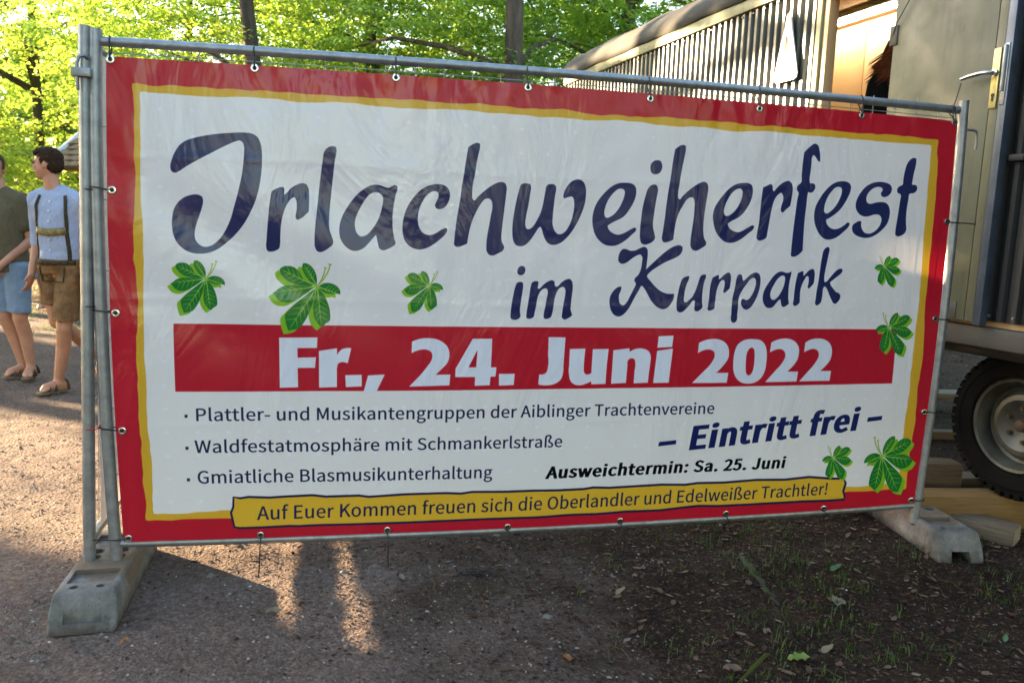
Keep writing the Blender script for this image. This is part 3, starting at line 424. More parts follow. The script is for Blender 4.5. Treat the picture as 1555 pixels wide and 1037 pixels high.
T_ = [  # px, distance, height, trunk radius, crown, material, sprays, leaves each, leaf size, lean, label
 (412, 14.5, 11, .20, (5.0, 4.2, 3.2, 3.0), 'leaf_bright', 400, 85, .105, (-.9, 0), 'beech with a leaning grey trunk behind the left half of the banner'),
 (561, 17.5, 13, .17, (5.8, 4.4, 3.4, 3.6), 'leaf_bright', 400, 85, .115, (0, 0), 'slim upright tree above the middle left of the banner rail'),
 (771, 13.5, 14, .21, (5.2, 4.4, 3.2, 3.2), 'leaf_mid', 430, 85, .105, (.1, 0), 'tree with the thickest dark trunk above the middle of the banner'),
 (935, 17.0, 13, .19, (6.0, 4.8, 3.4, 3.8), 'leaf_mid', 470, 85, .115, (.3, 0), 'tree with dark crossing boughs just left of the wagon roof'),
 (282, 20.0, 12, .13, (6.0, 4.2, 3.2, 4.0), 'leaf_bright', 440, 80, .13, (.3, 0), 'thin stemmed tree between the first and second banner eyelets'),
 (655, 24.0, 15, .20, (6.5, 5.5, 3.6, 4.6), 'leaf_mid', 560, 80, .15, (0, 0), 'distant tree seen between the slim and the thick trunk'),
 (60, 22.0, 12, .18, (4.4, 4.6, 3.2, 3.2), 'leaf_bright', 340, 80, .125, (0, 0), 'bright green tree above the two walking men'),
 (-250, 20.0, 12, .20, (5.4, 4.2, 3.4, 4.2), 'leaf_bright', 400, 80, .11, (0, 0), 'large bright tree at the left picture edge'),
 (150, 30.0, 14, .22, (5.5, 5.0, 4.0, 5.0), 'leaf_dark', 260, 80, .19, (0, 0), 'shaded dark green tree far behind the tiled roof'),
 (1080, 20.0, 14, .2, (8.0, 5.0, 4.0, 5.0), 'leaf_mid', 420, 80, .14, (0, 0), 'tree standing behind the middle of the wagon roof'),
 (1330, 17.0, 14, .2, (8.5, 5.0, 4.0, 5.0), 'leaf_mid', 260, 60, .16, (0, 0), 'tree hidden behind the near end of the wagon'),
]
for i, (px, D, h, tr, cr, mt, ns, per, sz, ln, lb) in enumerate(T_):
    x, y = az_pos(px, D)
    tree('beech_tree' if mt == 'leaf_bright' else 'forest_tree', x, y, h, tr, cr, M[mt], lb, ns, per, sz, .62, ln, 'trees behind the banner', i, 12, shade=True, back=(2.9, 2.9, 2.9, 1.5, 1.5)[i] if i < 5 else 0)
# shrubs at the left, behind the walking men
S_ = [(-105, 13.0, (1.7, 1.9, 1.5, 1.8), 'leaf_bright', 'tall bright shrub left of the man in the olive shirt'),
      (-10, 18.0, (1.5, 1.7, 1.4, 1.5), 'leaf_mid', 'green shrub seen between the two walking men'),
      ]
for i, (px, D, cr, mt, lb) in enumerate(S_):
    x, y = az_pos(px, D)
    tree('shrub', x, y, cr[0] * 1.3, .05, cr, M[mt], lb, 230, 70, .085, .42, (0, 0), 'shrubs behind the walking men', i + 40, 7, 'shrub', True)
# trees added out of view at the left, towards the low sun: their crowns shade the fence
DV = Vector((math.sin(SUN_AZ), math.cos(SUN_AZ), 0)); NV = Vector((DV.y, -DV.x, 0))
for i, (t, s_) in enumerate([(15.0, -5.5), (14.0, -1.6), (18.5, -1.2), (17.5, 1.6), (15.5, 4.8), (12.5, 2.3), (23.0, -3.5), (24.0, 3.0)]):
    p = DV * t + NV * s_
    tree('forest_tree', p.x, p.y, 10, .17, (4.2, 3.2, 2.6, 3.6), M['leaf_mid'], 'added shade tree left of the picture, %s from the front' % ['first', 'second', 'third', 'fourth', 'fifth', 'sixth', 'seventh', 'eighth'][i], 330, 70, .15, .7, (0, 0), 'added shade trees left of the picture', i + 20, 6, shade=True)
# unseen trees added behind the camera: they cut skylight and show in banner reflections
for i, (x, y, lb) in enumerate([(-11, -9, 'added unseen tree behind the photographer on the left'), (-5.5, -14, 'added unseen tree left of straight behind the photographer'), (6.2, -13, 'added unseen tree right of straight behind the photographer'), (12, -9, 'added unseen tree behind the photographer on the right'), (14, -4, 'added unseen tree on the right of the photographer')]):
    tree('forest_tree', x, y, 12, .22, (6.0, 4.6, 3.4, 5.2), M['leaf_dark'], lb, 330, 60, .22, .9, (0, 0), 'added unseen trees behind the photographer', i + 70, 8)
# far wood
def far_wood():
    n = 70000
    an = rng.uniform(R_(-42), R_(62), n); D = rng.uniform(36, 52, n)
    z = 9.5 * rng.uniform(0, 1, n) ** .9
    lump = wob(an * 40, z, 1.1)
    P = np.stack([CAM.x + np.sin(an + .2) * D, CAM.y + np.cos(an + .2) * D, z + lump], 1)
    keep = (P[:, 2] < 7.5 + 2.5 * wob(an * 30, an * 7, 1.0)) & (rng.uniform(0, 1, n) < .95)
    P = P[keep]; N = np.tile(np.array([0, -.4, .9]), (len(P), 1))
    obj('far_wood', leaves(P, N, .62, 'far_wood', .7, .6), M['leaf_mid'], kind='stuff')
far_wood()

# ------------------------------------------------------------------ the printed banner
BW, BH, ZB = 3.4, 1.73, 0.20
def bow(u, v):
    a = 1 - (2 * u / BW - 1) ** 2; b = 1 - (2 * v / BH - 1) ** 2; s = v / BH; t = u / BW
    return (-.016 * (1 - t) + .02 * t) * b, (.016 * s - .022 * (1 - s)) * a
def bp(u, v, y=0.0):
    du, dv = bow(u, v); return Vector((u + du, y, v + dv + ZB))
def parse(t, k=1e-4):
    out = []
    for q in t.split():
        c = q.endswith('c'); x, y = q.rstrip('c').split(','); out.append((float(x) * k, float(y) * k, c))
    return out
def smooth(pts, k=3):
    n = len(pts); out = []
    P = [np.array(p[:2]) for p in pts]
    def tan(a, b, c):
        l1 = np.linalg.norm(b - a) + 1e-9; l2 = np.linalg.norm(c - b) + 1e-9
        return ((b - a) / l1 * l2 + (c - b) / l2 * l1) / (l1 + l2)
    for i in range(n):
        p0, p1, p2, p3 = P[i - 1], P[i], P[(i + 1) % n], P[(i + 2) % n]
        c1, c2 = pts[i][2], pts[(i + 1) % n][2]
        if c1 and c2: out.append(p1); continue
        d = np.linalg.norm(p2 - p1) + 1e-9
        t1 = None if c1 else tan(p0, p1, p2); t2 = None if c2 else tan(p1, p2, p3)
        if t1 is None: t1 = 2 * (p2 - p1) / d - t2
        if t2 is None: t2 = 2 * (p2 - p1) / d - t1
        for j in range(k):
            t = j / k
            out.append((2 * t**3 - 3 * t * t + 1) * p1 + (t**3 - 2 * t * t + t) * d * t1 + (-2 * t**3 + 3 * t * t) * p2 + (t**3 - t * t) * d * t2)
    return np.array(out)
IW, IH = 2944, 1498
def coverage(contours, fix=True):
    """exact anti-aliased coverage of closed outlines given in banner metres (winding rule)"""
    cs = []
    for k, c in enumerate(contours):
        c = np.asarray(c, float) * [IW / BW, IH / BH]
        if fix:
            x, y = c[:, 0], c[:, 1]; ar = np.sum(x * np.roll(y, -1) - np.roll(x, -1) * y)
            if (ar < 0) != (k > 0): c = c[::-1]
        cs.append(c)
    A = np.concatenate(cs); x0 = max(int(A[:, 0].min()) - 1, 0); x1 = min(int(A[:, 0].max()) + 3, IW)
    y0 = max(int(A[:, 1].min()) - 1, 0); y1 = min(int(A[:, 1].max()) + 2, IH)
    SS = 4; H = (y1 - y0) * SS; Wd = x1 - x0
    if H <= 0 or Wd <= 0: return None
    acc = np.zeros((H, Wd + 2))
    for c in cs:
        for (ax, ay), (bx, by) in zip(c, np.roll(c, -1, 0)):
            if ay == by: continue
            sg = 1.0
            if ay > by: ax, ay, bx, by = bx, by, ax, ay; sg = -1.0
            s0 = math.ceil((ay - y0) * SS - .5); s1 = math.ceil((by - y0) * SS - .5)
            s0 = max(s0, 0); s1 = min(s1, H)
            if s1 <= s0: continue
            r = np.arange(s0, s1); yy = (r + .5) / SS + y0
            xx = np.clip(ax + (bx - ax) * (yy - ay) / (by - ay) - x0, 0, Wd - .001)
            ix = xx.astype(int); f = xx - ix
            np.add.at(acc, (r, ix), sg * (1 - f)); np.add.at(acc, (r, ix + 1), sg * f)
    cov = np.clip(np.abs(np.cumsum(acc, 1)[:, :Wd]), 0, 1)
    return cov.reshape(y1 - y0, SS, Wd).mean(1), (x0, x1, y0, y1)
PR = dict(red=(176, 26, 44), white=(220, 215, 214), script=(30, 40, 84), date=(212, 214, 226), navy=(32, 38, 70), blue=(20, 33, 86),
          black=(12, 12, 16), yellow=(206, 160, 46), ribbon=(210, 166, 48), ribline=(34, 32, 66), leaf=(28, 112, 44), lime=(122, 172, 38),
          vein=(134, 182, 66), stem=(150, 168, 84), dot=(228, 228, 244))
IMG = np.empty((IH, IW, 3), np.float32); IMG[:] = np.array(PR['red']) / 255
def paint(color, contours, fix=True, op=1.0):
    r = coverage(contours, fix)
    if r is None: return
    cov, (x0, x1, y0, y1) = r; c = (cov * op)[:, :, None]
    IMG[y0:y1, x0:x1] = IMG[y0:y1, x0:x1] * (1 - c) + np.array(PR[color]) / 255 * c
def wavy(corners, amp, seed, step=.03):
    r = np.random.RandomState(seed); out = []
    for k in range(4):
        a = np.array(corners[k]); b = np.array(corners[(k + 1) % 4]); L = np.linalg.norm(b - a); n = int(L / step)
        d = (b - a) / L; nn = np.array([-d[1], d[0]]); w_ = np.convolve(r.normal(0, 1, n + 8), np.ones(5) / 5, 'same')[4:n + 4]
        for i in range(n):
            out.append(tuple(a + d * L * i / n + nn * amp * w_[i] * min(1, i / 2, (n - i) / 2)) + (False,))
    return smooth(out, 2)
paint('yellow', [wavy([(.082, .083), (3.345, .073), (3.312, 1.645), (.083, 1.645)], .008, 4)])
paint('white', [wavy([(.110, .108), (3.297, .100), (3.277, 1.618), (.108, 1.619)], .006, 9)])
for j in range(18):
    for i in range(30):
        u, v = .17 + i * .1075, .15 + j * .0885
        if u < 3.25 and v < 1.6: paint('dot', [[(u - .011, v), (u, v - .007), (u + .011, v), (u, v + .007)]], True, .55)
paint('red', [[(.205, .5685), (3.199, .573), (3.192, .8175), (.206, .818)]])
for col, cs in GLYPH_ART: paint(col, [smooth(parse(c)) for c in cs])
for col, c in QUADS: paint(col, [smooth(parse(c))])
def offset(p, wd):
    a = np.roll(p, 1, 0); b = np.roll(p, -1, 0); d1 = p - a; d2 = b - p
    n1 = np.stack([d1[:, 1], -d1[:, 0]], 1) / (np.linalg.norm(d1, axis=1)[:, None] + 1e-9)
    n2 = np.stack([d2[:, 1], -d2[:, 0]], 1) / (np.linalg.norm(d2, axis=1)[:, None] + 1e-9)
    m_ = n1 + n2; m_ = m_ / np.maximum(.5, (m_ * m_).sum(1) / 2)[:, None]; return p + m_ * wd * np.array([1.0, .45])
def set_text(col, body, a, b, cap, bold, shear):
    CH = .2567; adv = [GLYPHS[c][0] * 1e-3 + bold * .35 for c in body]
    lsb = .02; total = sum(adv) - 2 * lsb; A = np.array(a); D = np.array(b) - A; ky = cap / CH
    ex = D / total; L = np.linalg.norm(D); nn = np.array([-D[1], D[0]]) / L; x = -lsb
    for c, ad in zip(body, adv):
        g = GLYPHS[c][1]
        if g:
            cont = []
            area = lambda q: np.sum(q[:, 0] * np.roll(q[:, 1], -1) - np.roll(q[:, 0], -1) * q[:, 1])
            P = [np.array([[float(t) for t in s.split(',')] for s in sp.split()]) * 1e-3 for sp in g.split('|')]
            big = max(P, key=lambda q: abs(area(q))); sgn = np.sign(area(big))
            for p in P:
                if bold: p = offset(p, bold * .5 * sgn * .52)
                q = A + (x + bold * .17 + p[:, 0] + p[:, 1] * shear * (ky / (L / total)))[:, None] * ex + p[:, 1:2] * nn * ky
                cont.append(q)
            paint(col, cont, False)
        x += ad
for t in TEXTS[:-1]: set_text(*t)
paint('ribline', [smooth(parse(RIBBON[0]))]); paint('ribbon', [smooth(parse(RIBBON[1]))])
set_text(*TEXTS[-1])
def stroke(a, b, w0, w1):
    d = b - a; n_ = np.array([-d[1], d[0]]) / np.linalg.norm(d); return np.array([a + n_ * w0, b + n_ * w1, b - n_ * w1, a - n_ * w0])
LF = [smooth(parse(t)) for t in LEAFLETS]
for hx, hy, k, mir in LEAF_SPOTS:
    mm = np.array([-1 if mir else 1, 1]) * k
    T2 = lambda p, of=(0, 0): np.array([hx, hy]) + (np.asarray(p) + np.array(of)) * mm
    for st in LEAF_STEMS:
        st = [np.array(q) for q in st]
        for a, b in zip(st[:-1], st[1:]): paint('stem', [T2(stroke(a, b, .0026, .0026))])
        paint('stem', [T2(stroke((st[-2] + st[-1]) / 2, st[-1], .002, .0075))])
    for l in LF: paint('lime', [T2(l, LEAF_SHADOW)])
    for l in LF: paint('leaf', [T2(l)])
    for l, t in zip(LF, LEAF_TIPS):
        t = np.array(t); L = np.linalg.norm(t); e_ = t / L; n_ = np.array([-e_[1], e_[0]]); side = l @ n_; al = l @ e_
        paint('vein', [T2(stroke(e_ * 0, t * .92, .0030, .0008))], True, .9)
        for q in (.34, .47, .60, .73):
            for sg in (1, -1):
                near = [x for x, y_ in zip(side * sg, al) if x > 0 and abs(y_ - (q + .13) * L) < .12 * L]
                if near: paint('vein', [T2(stroke(e_ * q * L, e_ * (q + .14) * L + n_ * sg * max(near) * .78, .0016, .0006))], True, .8)
# fine print grain
IMG *= (1 + np.random.RandomState(2).normal(0, .012, (IH, IW, 1)).astype(np.float32))
img = bpy.data.images.new('banner_print', IW, IH); px_ = np.ones((IH, IW, 4), np.float32); px_[:, :, :3] = np.clip(IMG, 0, 1)
img.pixels.foreach_set(px_.ravel()); img.update(); img.pack()
del px_

def wrinkle(u, v):
    y = .0045 * math.sin(u * 1.7 + .5) * math.sin(v * 1.9) + .0016 * math.sin(u * 5.1 + v * 3.3)
    y += .0011 * noise.noise(Vector((u * 7, v * 2.2, 0))) * 2
    for c in (1.40, .905, .44): y += .0013 * math.exp(-((v - c - .006 * math.sin(u * 3)) / .010) ** 2)
    for c in (.62, 1.13, 1.72, 2.31, 2.86): y += .0010 * math.exp(-((u - c) / .012) ** 2)
    # tension folds running down from the eyelets and crumples along the hem
    t = math.exp(-(BH - v) / .075)
    y += t * (.0045 * noise.noise(Vector((u * 9, v * 3, 5))) + .003 * math.sin(u * 2 * math.pi / .485) ** 2)
    y += .0060 * noise.noise(Vector((u * 16, v * 9, 9))) * math.exp(-(BH - v) / .12) + .0022 * noise.noise(Vector((u * 38, v * 12, 2))) * math.exp(-(BH - v) / .10)
    y += .0012 * noise.noise(Vector((u * 6, v * 6, 12))) * math.exp(-v / .2)
    # diagonal slack folds at the lower left, vertical slack fold at the left hem
    dgn = v + .62 * u
    y += .0060 * math.exp(-((u - .45) / .55) ** 2) * math.sin(dgn * 17) * math.exp(-((v - 1.05) / .35) ** 2)
    y += .006 * math.exp(-((u - .055 - .02 * math.sin(v * 2)) / .028) ** 2) * (.6 + .4 * math.sin(v * 3.1))
    y -= .004 * math.exp(-((u - .125) / .02) ** 2) * math.exp(-((v - 1.5) / .25) ** 2)
    return -.006 - y
def banner_mesh(name, wr):
    nu, nv = 300, 150; V = []; UV = []
    for j in range(nv + 1):
        for i in range(nu + 1):
            u, v = BW * i / nu, BH * j / nv; p = bp(u, v, wr(u, v)); V.append(p[:]); UV.append((i / nu, j / nv))
    k = nu + 1
    F = np.array([(j * k + i, j * k + i + 1, (j + 1) * k + i + 1, (j + 1) * k + i) for j in range(nv) for i in range(nu)])
    me = new_mesh(name, np.array(V), F); uv = me.uv_layers.new(name='UVMap')
    UV = np.array(UV)[F.ravel()]; uv.data.foreach_set('uv', UV.ravel()); return me
def banner_mat(image):
    n = NT('printed_tarpaulin')
    if image:
        t = n.n.new('ShaderNodeTexImage'); t.image = image; t.interpolation = 'Cubic'
        g = n.geo(); c = n.mix(g.outputs['Backfacing'], t.outputs['Color'], lin(.66, .66, .66)); n.col(c); tc = t.outputs['Color']
    else:
        n.col(lin(.66, .64, .63)); tc = lin(.8, .72, .70)
    n.set(Roughness=n.ramp(n.noise(3, 3), [(.3, .13), (.7, .22)])); n.b.inputs['Specular IOR Level'].default_value = .42
    cr = n.math('ADD', n.math('MULTIPLY', n.noise(3.2, 4, .62, n.mapping((1, 1, .5)), .7), 1.0), n.math('MULTIPLY', n.noise(150, 2, .5), .012))
    n.bump(cr, .55, .03)
    n.translucent(.10, tc); return n.m
banner = obj('banner', banner_mesh('banner', wrinkle), banner_mat(img))
tag(banner, 'large glossy red, yellow and white printed festival banner tied to the front fence panel', 'banner')
eye_me = MB().lathe([(.0068, -.001), (.0072, -.0045), (.0105, -.0052), (.0138, -.0042), (.0150, -.0008), (.0150, .001)], 'y', 20).mesh('eyelet')
hole_me = MB().lathe([(0.0001, -.0015), (.0070, -.0015)], 'y', 16).mesh('eyelet_hole')
EY = []
for side, L in EYELETS.items():
    for u, v in L:
        p = bp(u, v, wrinkle(u, v)); e_ = obj('eyelet', eye_me, M['chrome'], banner, p); obj('eyelet_hole', hole_me, M['black_plastic'], e_)
        EY.append((side, u, v, p))

# ------------------------------------------------------------------ fence panels
def fence(name, label, front=True):
    e = empty(name, (0, 0, 0), 0, label, 'fence', 'mobile site fence panels')
    def path(f, n=24): return [f(i / (n - 1)) for i in range(n)]
    B = (lambda u, v, y=.018: bp(u, v, y)) if front else (lambda u, v, y=.018: Vector((u, y, v + ZB)))
    for ua, ub in ((-.0335, -.0376), (3.428, 3.4435)):
        p = path(lambda t: B(ua + (ub - ua) * t, -.10 + (1.822 + .10) * t, .012), 16)
        obj('post', MB().tube(p, .0213, 20).mesh('post'), M['galv'], e)
    for v in (1.783, -.0145):
        p = path(lambda t: B(-.02 + 3.445 * t, v, .018)); obj('rail', MB().tube(p, .0168, 18, False).mesh('rail'), M['galv'], e)
    wv = MB().tube([Vector((0, 0, .0)), Vector((0, 0, BH + .105))], .0019, 6, False).mesh('wire')
    for i in range(31):
        u = .075 + i * .1085; a = B(u, -.01, .030)
        obj('wire', wv, M['wire'], e, a + Vector((0, 0, .0)))
    for v in (1.748, 1.50, 1.25, 1.0, .75, .5, .25, .02):
        p = path(lambda t: B(-.02 + 3.44 * t, v, .034 if v > 1.75 else .0255)); obj('wire', MB().tube(p, .0017, 6, False).mesh('wire'), M['wire'], e)
    return e
panel = fence('site_fence', 'front galvanised fence panel that carries the large red and white banner')
# the hook on the right post and the coupling pin on the left post
h = MB().tube([bp(3.445, 1.70, 0) + Vector((.018, 0, .0)), bp(3.475, 1.70, 0) + Vector((.02, 0, 0)), bp(3.488, 1.695, 0) + Vector((.02, 0, 0)), bp(3.492, 1.68, 0) + Vector((.02, 0, 0)), bp(3.49, 1.62, 0) + Vector((.02, 0, 0))], .0055, 10)
obj('hook', h.mesh('hook'), M['galv'], panel)
pn = MB().box((-.105, -.03, ZB + 1.655), (-.045, .0, ZB + 1.685)).tube([Vector((-.088, -.02, ZB + 1.61)), Vector((-.088, -.02, ZB + 1.70)), Vector((-.080, -.02, ZB + 1.722)), Vector((-.066, -.015, ZB + 1.726)), Vector((-.055, 0, ZB + 1.715))], .006, 10)
obj('coupling_pin', pn.mesh('coupling_pin', bevel=.003), M['galv'], panel)
panel2 = fence('site_fence', 'rear galvanised fence panel running back from the left corner behind the banner', False)
panel2.location = (-.1165, .046, .006); panel2.rotation_euler = (R_(1.7), 0, R_(90 + 2.0))
b2 = obj('banner', banner_mesh('rear_banner', lambda u, v: -.004 + .004 * noise.noise(Vector((u * 5, v * 3, 2)))), banner_mat(None))
tag(b2, 'pale banner seen edge on as a bright sliver between the two left posts', 'banner')
b2.matrix_world = Matrix.Translation((-.1165, .046, 0)) @ Matrix.Rotation(R_(92), 4, 'Z') @ Matrix.Rotation(R_(1.7), 4, 'X') @ Matrix.Translation((.04, -.004, .029))

# cable ties: black, each looped through an eyelet and round a tube
def tie(path, label, r=.0027, group='black cable ties holding the banner', mat='black_plastic'):
    o = obj('cable_tie', MB().tube(path, r, 6).mesh('cable_tie'), M[mat]); return tag(o, label, 'cable tie', group)
rnd = random.Random(4)
words = ['first', 'second', 'third', 'fourth', 'fifth', 'sixth', 'seventh', 'eighth']
it = ib = il = ir = 0
tails = [(-.006, -.155), (.004, -.135), (.055, -.125), (.02, -.09), (.0, -.04), (.0, -.02)]
for side, u, v, p in EY:
    if side == 'top':
        rail = bp(u, 1.783, .018); r0 = .0195; x = p.x + rnd.uniform(-.004, .004)
        loop = [p + Vector((0, -.002, -.002)), p + Vector((0, -.008, .015)), Vector((x, rail.y - r0, rail.z - .012)), Vector((x, rail.y - r0, rail.z + .004)), Vector((x, rail.y - .010, rail.z + r0 - .003)), Vector((x, rail.y + .010, rail.z + r0 - .003)), Vector((x, rail.y + r0, rail.z)), Vector((x, rail.y + .008, rail.z - r0)), Vector((x + .003, p.y + .004, p.z + .012)), p + Vector((0, .003, 0))]
        lb = 'cable tie round the top rail at the %s eyelet from the left' % words[it]
        if it == 7:
            lb = 'cable tie at the top right eyelet with a long tail sticking up'
            loop += [Vector((x - .012, rail.y - r0, rail.z - .01)), Vector((x - .01, rail.y - r0 - .004, rail.z + .02)), Vector((x - .002, rail.y - r0 - .008, rail.z + .06)), Vector((x + .004, rail.y - r0 - .012, rail.z + .105))]
        tie(loop, lb); tie_head = MB().box((x - .004, rail.y - r0 - .004, p.z + .022), (x + .004, rail.y - r0 + .002, p.z + .030)); it += 1
    elif side == 'bottom':
        dx, dz = tails[ib]; q = [p + Vector((0, -.001, 0)), p + Vector((0, -.010, -.008)), p + Vector((.001, -.034, -.03)), p + Vector((dx * .2, -.036, dz * .5)), p + Vector((dx * .55, -.034, dz * .8)), p + Vector((dx, -.034, dz))]
        if ib >= 4: q = q[:4] + [p + Vector((.0, .0, -.055)), p + Vector((0, .03, -.05))]
        tie(q, 'cable tie hanging from the %s eyelet along the bottom edge' % words[ib]); ib += 1
    elif side == 'left':
        pl = bp(-.034, v, 0)
        zz = p.z + .006
        if il < 3:
            q = [p + Vector((0, -.002, 0)), Vector((pl.x + .02, -.012, zz - .002)), Vector((pl.x + .012, -.0135, zz)), Vector((pl.x - .012, -.0125, zz + .002)), Vector((pl.x - .024, .004, zz + .004)), Vector((pl.x - .012, .036, zz)), Vector((pl.x + .02, .036, zz - .004)), Vector((p.x - .01, .01, p.z)), p + Vector((0, .003, 0))]
        else: q = [p + Vector((0, -.002, 0)), Vector((pl.x + .01, -.0135, zz - .01)), Vector((pl.x - .025, .0, zz - .012)), Vector((-.11, -.0, zz - .008)), Vector((-.145, .02, zz))]
        tie(q, 'cable tie round the left posts, %s from the top' % words[il]); il += 1
    else:
        pl = bp(3.436, v, 0); zz = p.z
        q = [p + Vector((0, -.002, 0)), Vector((pl.x - .02, -.012, zz - .002)), Vector((pl.x, -.0145, zz - .002)), Vector((pl.x + .018, -.006, zz - .003)), Vector((pl.x + .023, .012, zz - .002)), Vector((pl.x, .037, zz)), Vector((p.x + .01, .012, zz)), p + Vector((0, .003, 0))]
        if ir == 0: q = q[:4] + [Vector((pl.x + .05, -.01, zz - .003)), Vector((pl.x + .10, -.01, zz - .006))]
        tie(q, 'cable tie on the right post, %s from the top' % words[ir]); ir += 1
for zz, m_, lb in ((1.483, 'black_plastic', 'cable tie round the outermost left post at chest height of the men'), (1.075, 'black_plastic', 'cable tie round the outermost left post near its middle'), (.63, 'red_plastic', 'red cable tie round the outermost left post')):
    if m_ not in M: M[m_] = simple('red_nylon', lin(.5, .02, .03), None, 20, .5)
    cx, cy = -.1165 + .030 * zz, .012
    q = [Vector((cx + .0235 * math.cos(a), cy + .0235 * math.sin(a), zz)) for a in np.linspace(0, 6.4, 18)]
    if m_ == 'red_plastic': q += [Vector((cx + .03, cy - .01, zz + .012)), Vector((cx + .045, cy - .015, zz + .03))]
    tie(q, lb, .0023, 'cable ties on the outer left post', m_)

# ------------------------------------------------------------------ concrete feet
def block(name, label, loc, rz, notch):
    mb = MB(); L, Wd, H = .70, .215, .132
    prof = [(-Wd / 2, 0), (Wd / 2, 0), (Wd / 2, H * .55), (Wd / 2 - .012, H), (-Wd / 2 + .012, H), (-Wd / 2, H * .55)]
    vs = [];
    for y, k in ((0, 0), (L, 1)):
        for x, z in prof: vs.append((x, y + (.05 * (z / H) if k == 0 else -.05 * (z / H)), z))
    fs = [(0, 1, 2, 3, 4, 5)[::-1], (6, 7, 8, 9, 10, 11)] + [(i, (i + 1) % 6, (i + 1) % 6 + 6, i + 6) for i in range(6)]
    me = MB().add(vs, fs).mesh('base', True, .010, 3, 20)
    cut = MB()
    def box(x0, x1, y0, y1, z0, z1): cut.box((x0, y0, z0), (x1, y1, z1))
    box(-.075, .075, .125, .235, H - .018, H + .05)
    for x in (-.042, .042):
        for y in (.092, .345, .40, .62): cut.tube([Vector((x, y, H - .03)), Vector((x, y, H + .05))], .0145 if y < .2 or y > .55 else .0235, 12)
    box(-.075, .075, .475, .565, H - .015, H + .05)
    if notch:
        cut.add([(-.052, -.05, -.02), (.052, -.05, -.02), (.040, -.05, .052), (-.040, -.05, .052), (-.052, .75, -.02), (.052, .75, -.02), (.040, .75, .052), (-.040, .75, .052)], [(0, 1, 2, 3), (7, 6, 5, 4), (0, 4, 5, 1), (1, 5, 6, 2), (2, 6, 7, 3), (3, 7, 4, 0)])
    else: box(-.060, .060, -.05, .030, .035, .085)
    cme = cut.mesh('cut'); co = bpy.data.objects.new('cut', cme); COL.objects.link(co)
    r = evaluated(me, [('BOOLEAN', dict(object=co, operation='DIFFERENCE', solver='EXACT', use_self=True))])
    COL.objects.unlink(co); bpy.data.objects.remove(co)
    bm = bmesh.new(); bm.from_mesh(r)
    for e_ in bm.edges:
        if len(e_.link_faces) == 2: e_.smooth = e_.calc_face_angle(0) < R_(32)
    for f in bm.faces: f.smooth = True
    bm.to_mesh(r); bm.free()
    o = obj(name, r, M['concrete'], None, loc, (0, 0, rz)); return tag(o, label, 'concrete block', 'concrete feet of the site fence')
block('concrete_block', 'weathered rust stained concrete foot under the two left fence posts', (-.066, -.305, -.004), R_(1), False)
block('concrete_block', 'pale concrete foot with an arched notch under the right fence post', (3.482, -.235, -.004), R_(-9), True)

# ------------------------------------------------------------------ wagon
WA = empty('site_wagon', (3.85, -.5, 0), R_(7), 'long corrugated site wagon with a rounded roof and an open door at the right', 'wagon')
def olive_sheet():
    n = NT('painted_corrugated_sheet')
    n.col(n.mix(n.ramp(n.noise(3, 6, .7, n.mapping((1, 1, .2))), [(.55, 0.0), (.8, .7)]), n.ramp(n.noise(2.5, 5, .6), [(.35, lin(.035, .043, .040)), (.7, lin(.058, .066, .058))]), lin(.075, .05, .03)))
    n.set(Roughness=n.ramp(n.noise(9, 4), [(.3, .30), (.7, .48)])); n.b.inputs['Specular IOR Level'].default_value = .7
    n.bump(n.noise(30, 3), .12, .004); return n.m
M['sheet'] = olive_sheet()
def grimy(name, a, b, dirt):
    n = NT(name); c = n.ramp(n.noise(2.5, 5, .65), [(.35, b), (.65, a)])
    st = n.ramp(n.noise(5, 6, .7, n.mapping((1, 3, .25))), [(.52, 0.0), (.75, .55)])
    sc2 = n.ramp(n.noise(40, 3, .6, n.mapping((1, 1, .3))), [(.66, 0.0), (.72, .5)])
    n.col(n.mix(sc2, n.mix(st, c, dirt), lin(.05, .042, .03))); n.set(Roughness=n.ramp(n.noise(6, 4), [(.3, .4), (.7, .65)]))
    n.bump(n.math('ADD', n.noise(1.6, 3), n.math('MULTIPLY', n.noise(60, 3), .05)), .35, .02); return n.m
M['door'] = grimy('olive_door_paint', lin(.108, .106, .060), lin(.092, .090, .051), lin(.05, .043, .028))
M['trim'] = grimy('pale_green_trim', lin(.24, .25, .14), lin(.17, .18, .10), lin(.09, .075, .045))
M['felt'] = simple('weathered_roof_felt', lin(.058, .058, .050), lin(.030, .030, .026), 2.2, .85, 0, .6, 25)
M['chassis'] = simple('dull_grey_frame', lin(.07, .063, .052), lin(.045, .04, .034), 9, .6)
M['dark_steel'] = simple('dark_steel', lin(.02, .02, .02), None, 8, .6, .3)
M['blue_steel'] = simple('blue_grey_edge_strip', lin(.10, .125, .17), lin(.06, .075, .10), 12, .4, .5)
M['ply'] = simple('varnished_plywood', lin(.66, .43, .22), lin(.56, .35, .17), 3, .45, 0, .05, 30, (1, 1, .2))
M['brass'] = simple('brass_plate', lin(.5, .45, .2), lin(.4, .35, .15), 20, .35, .55)
def corr(u0, u1, z0, z1, name='corrugated_sheet'):
    V = []; per = .0715; n = int((u1 - u0) / per); n = max(n, 1); per = (u1 - u0) / n
    prof = []
    for k in range(n):
        for a, d in ((0, 0), (.16, 0), (.30, -.024), (.62, -.024), (.78, 0)): prof.append((u0 + (k + a) * per, d))
    prof.append((u1, 0))
    for z in (z0, z1): V += [(d, u, z) for u, d in prof]
    m = len(prof); F = [(i, i + 1, m + i + 1, m + i) for i in range(m - 1)]
    me = new_mesh(name, V, F, False); return obj(name, me, M['sheet'], WA)
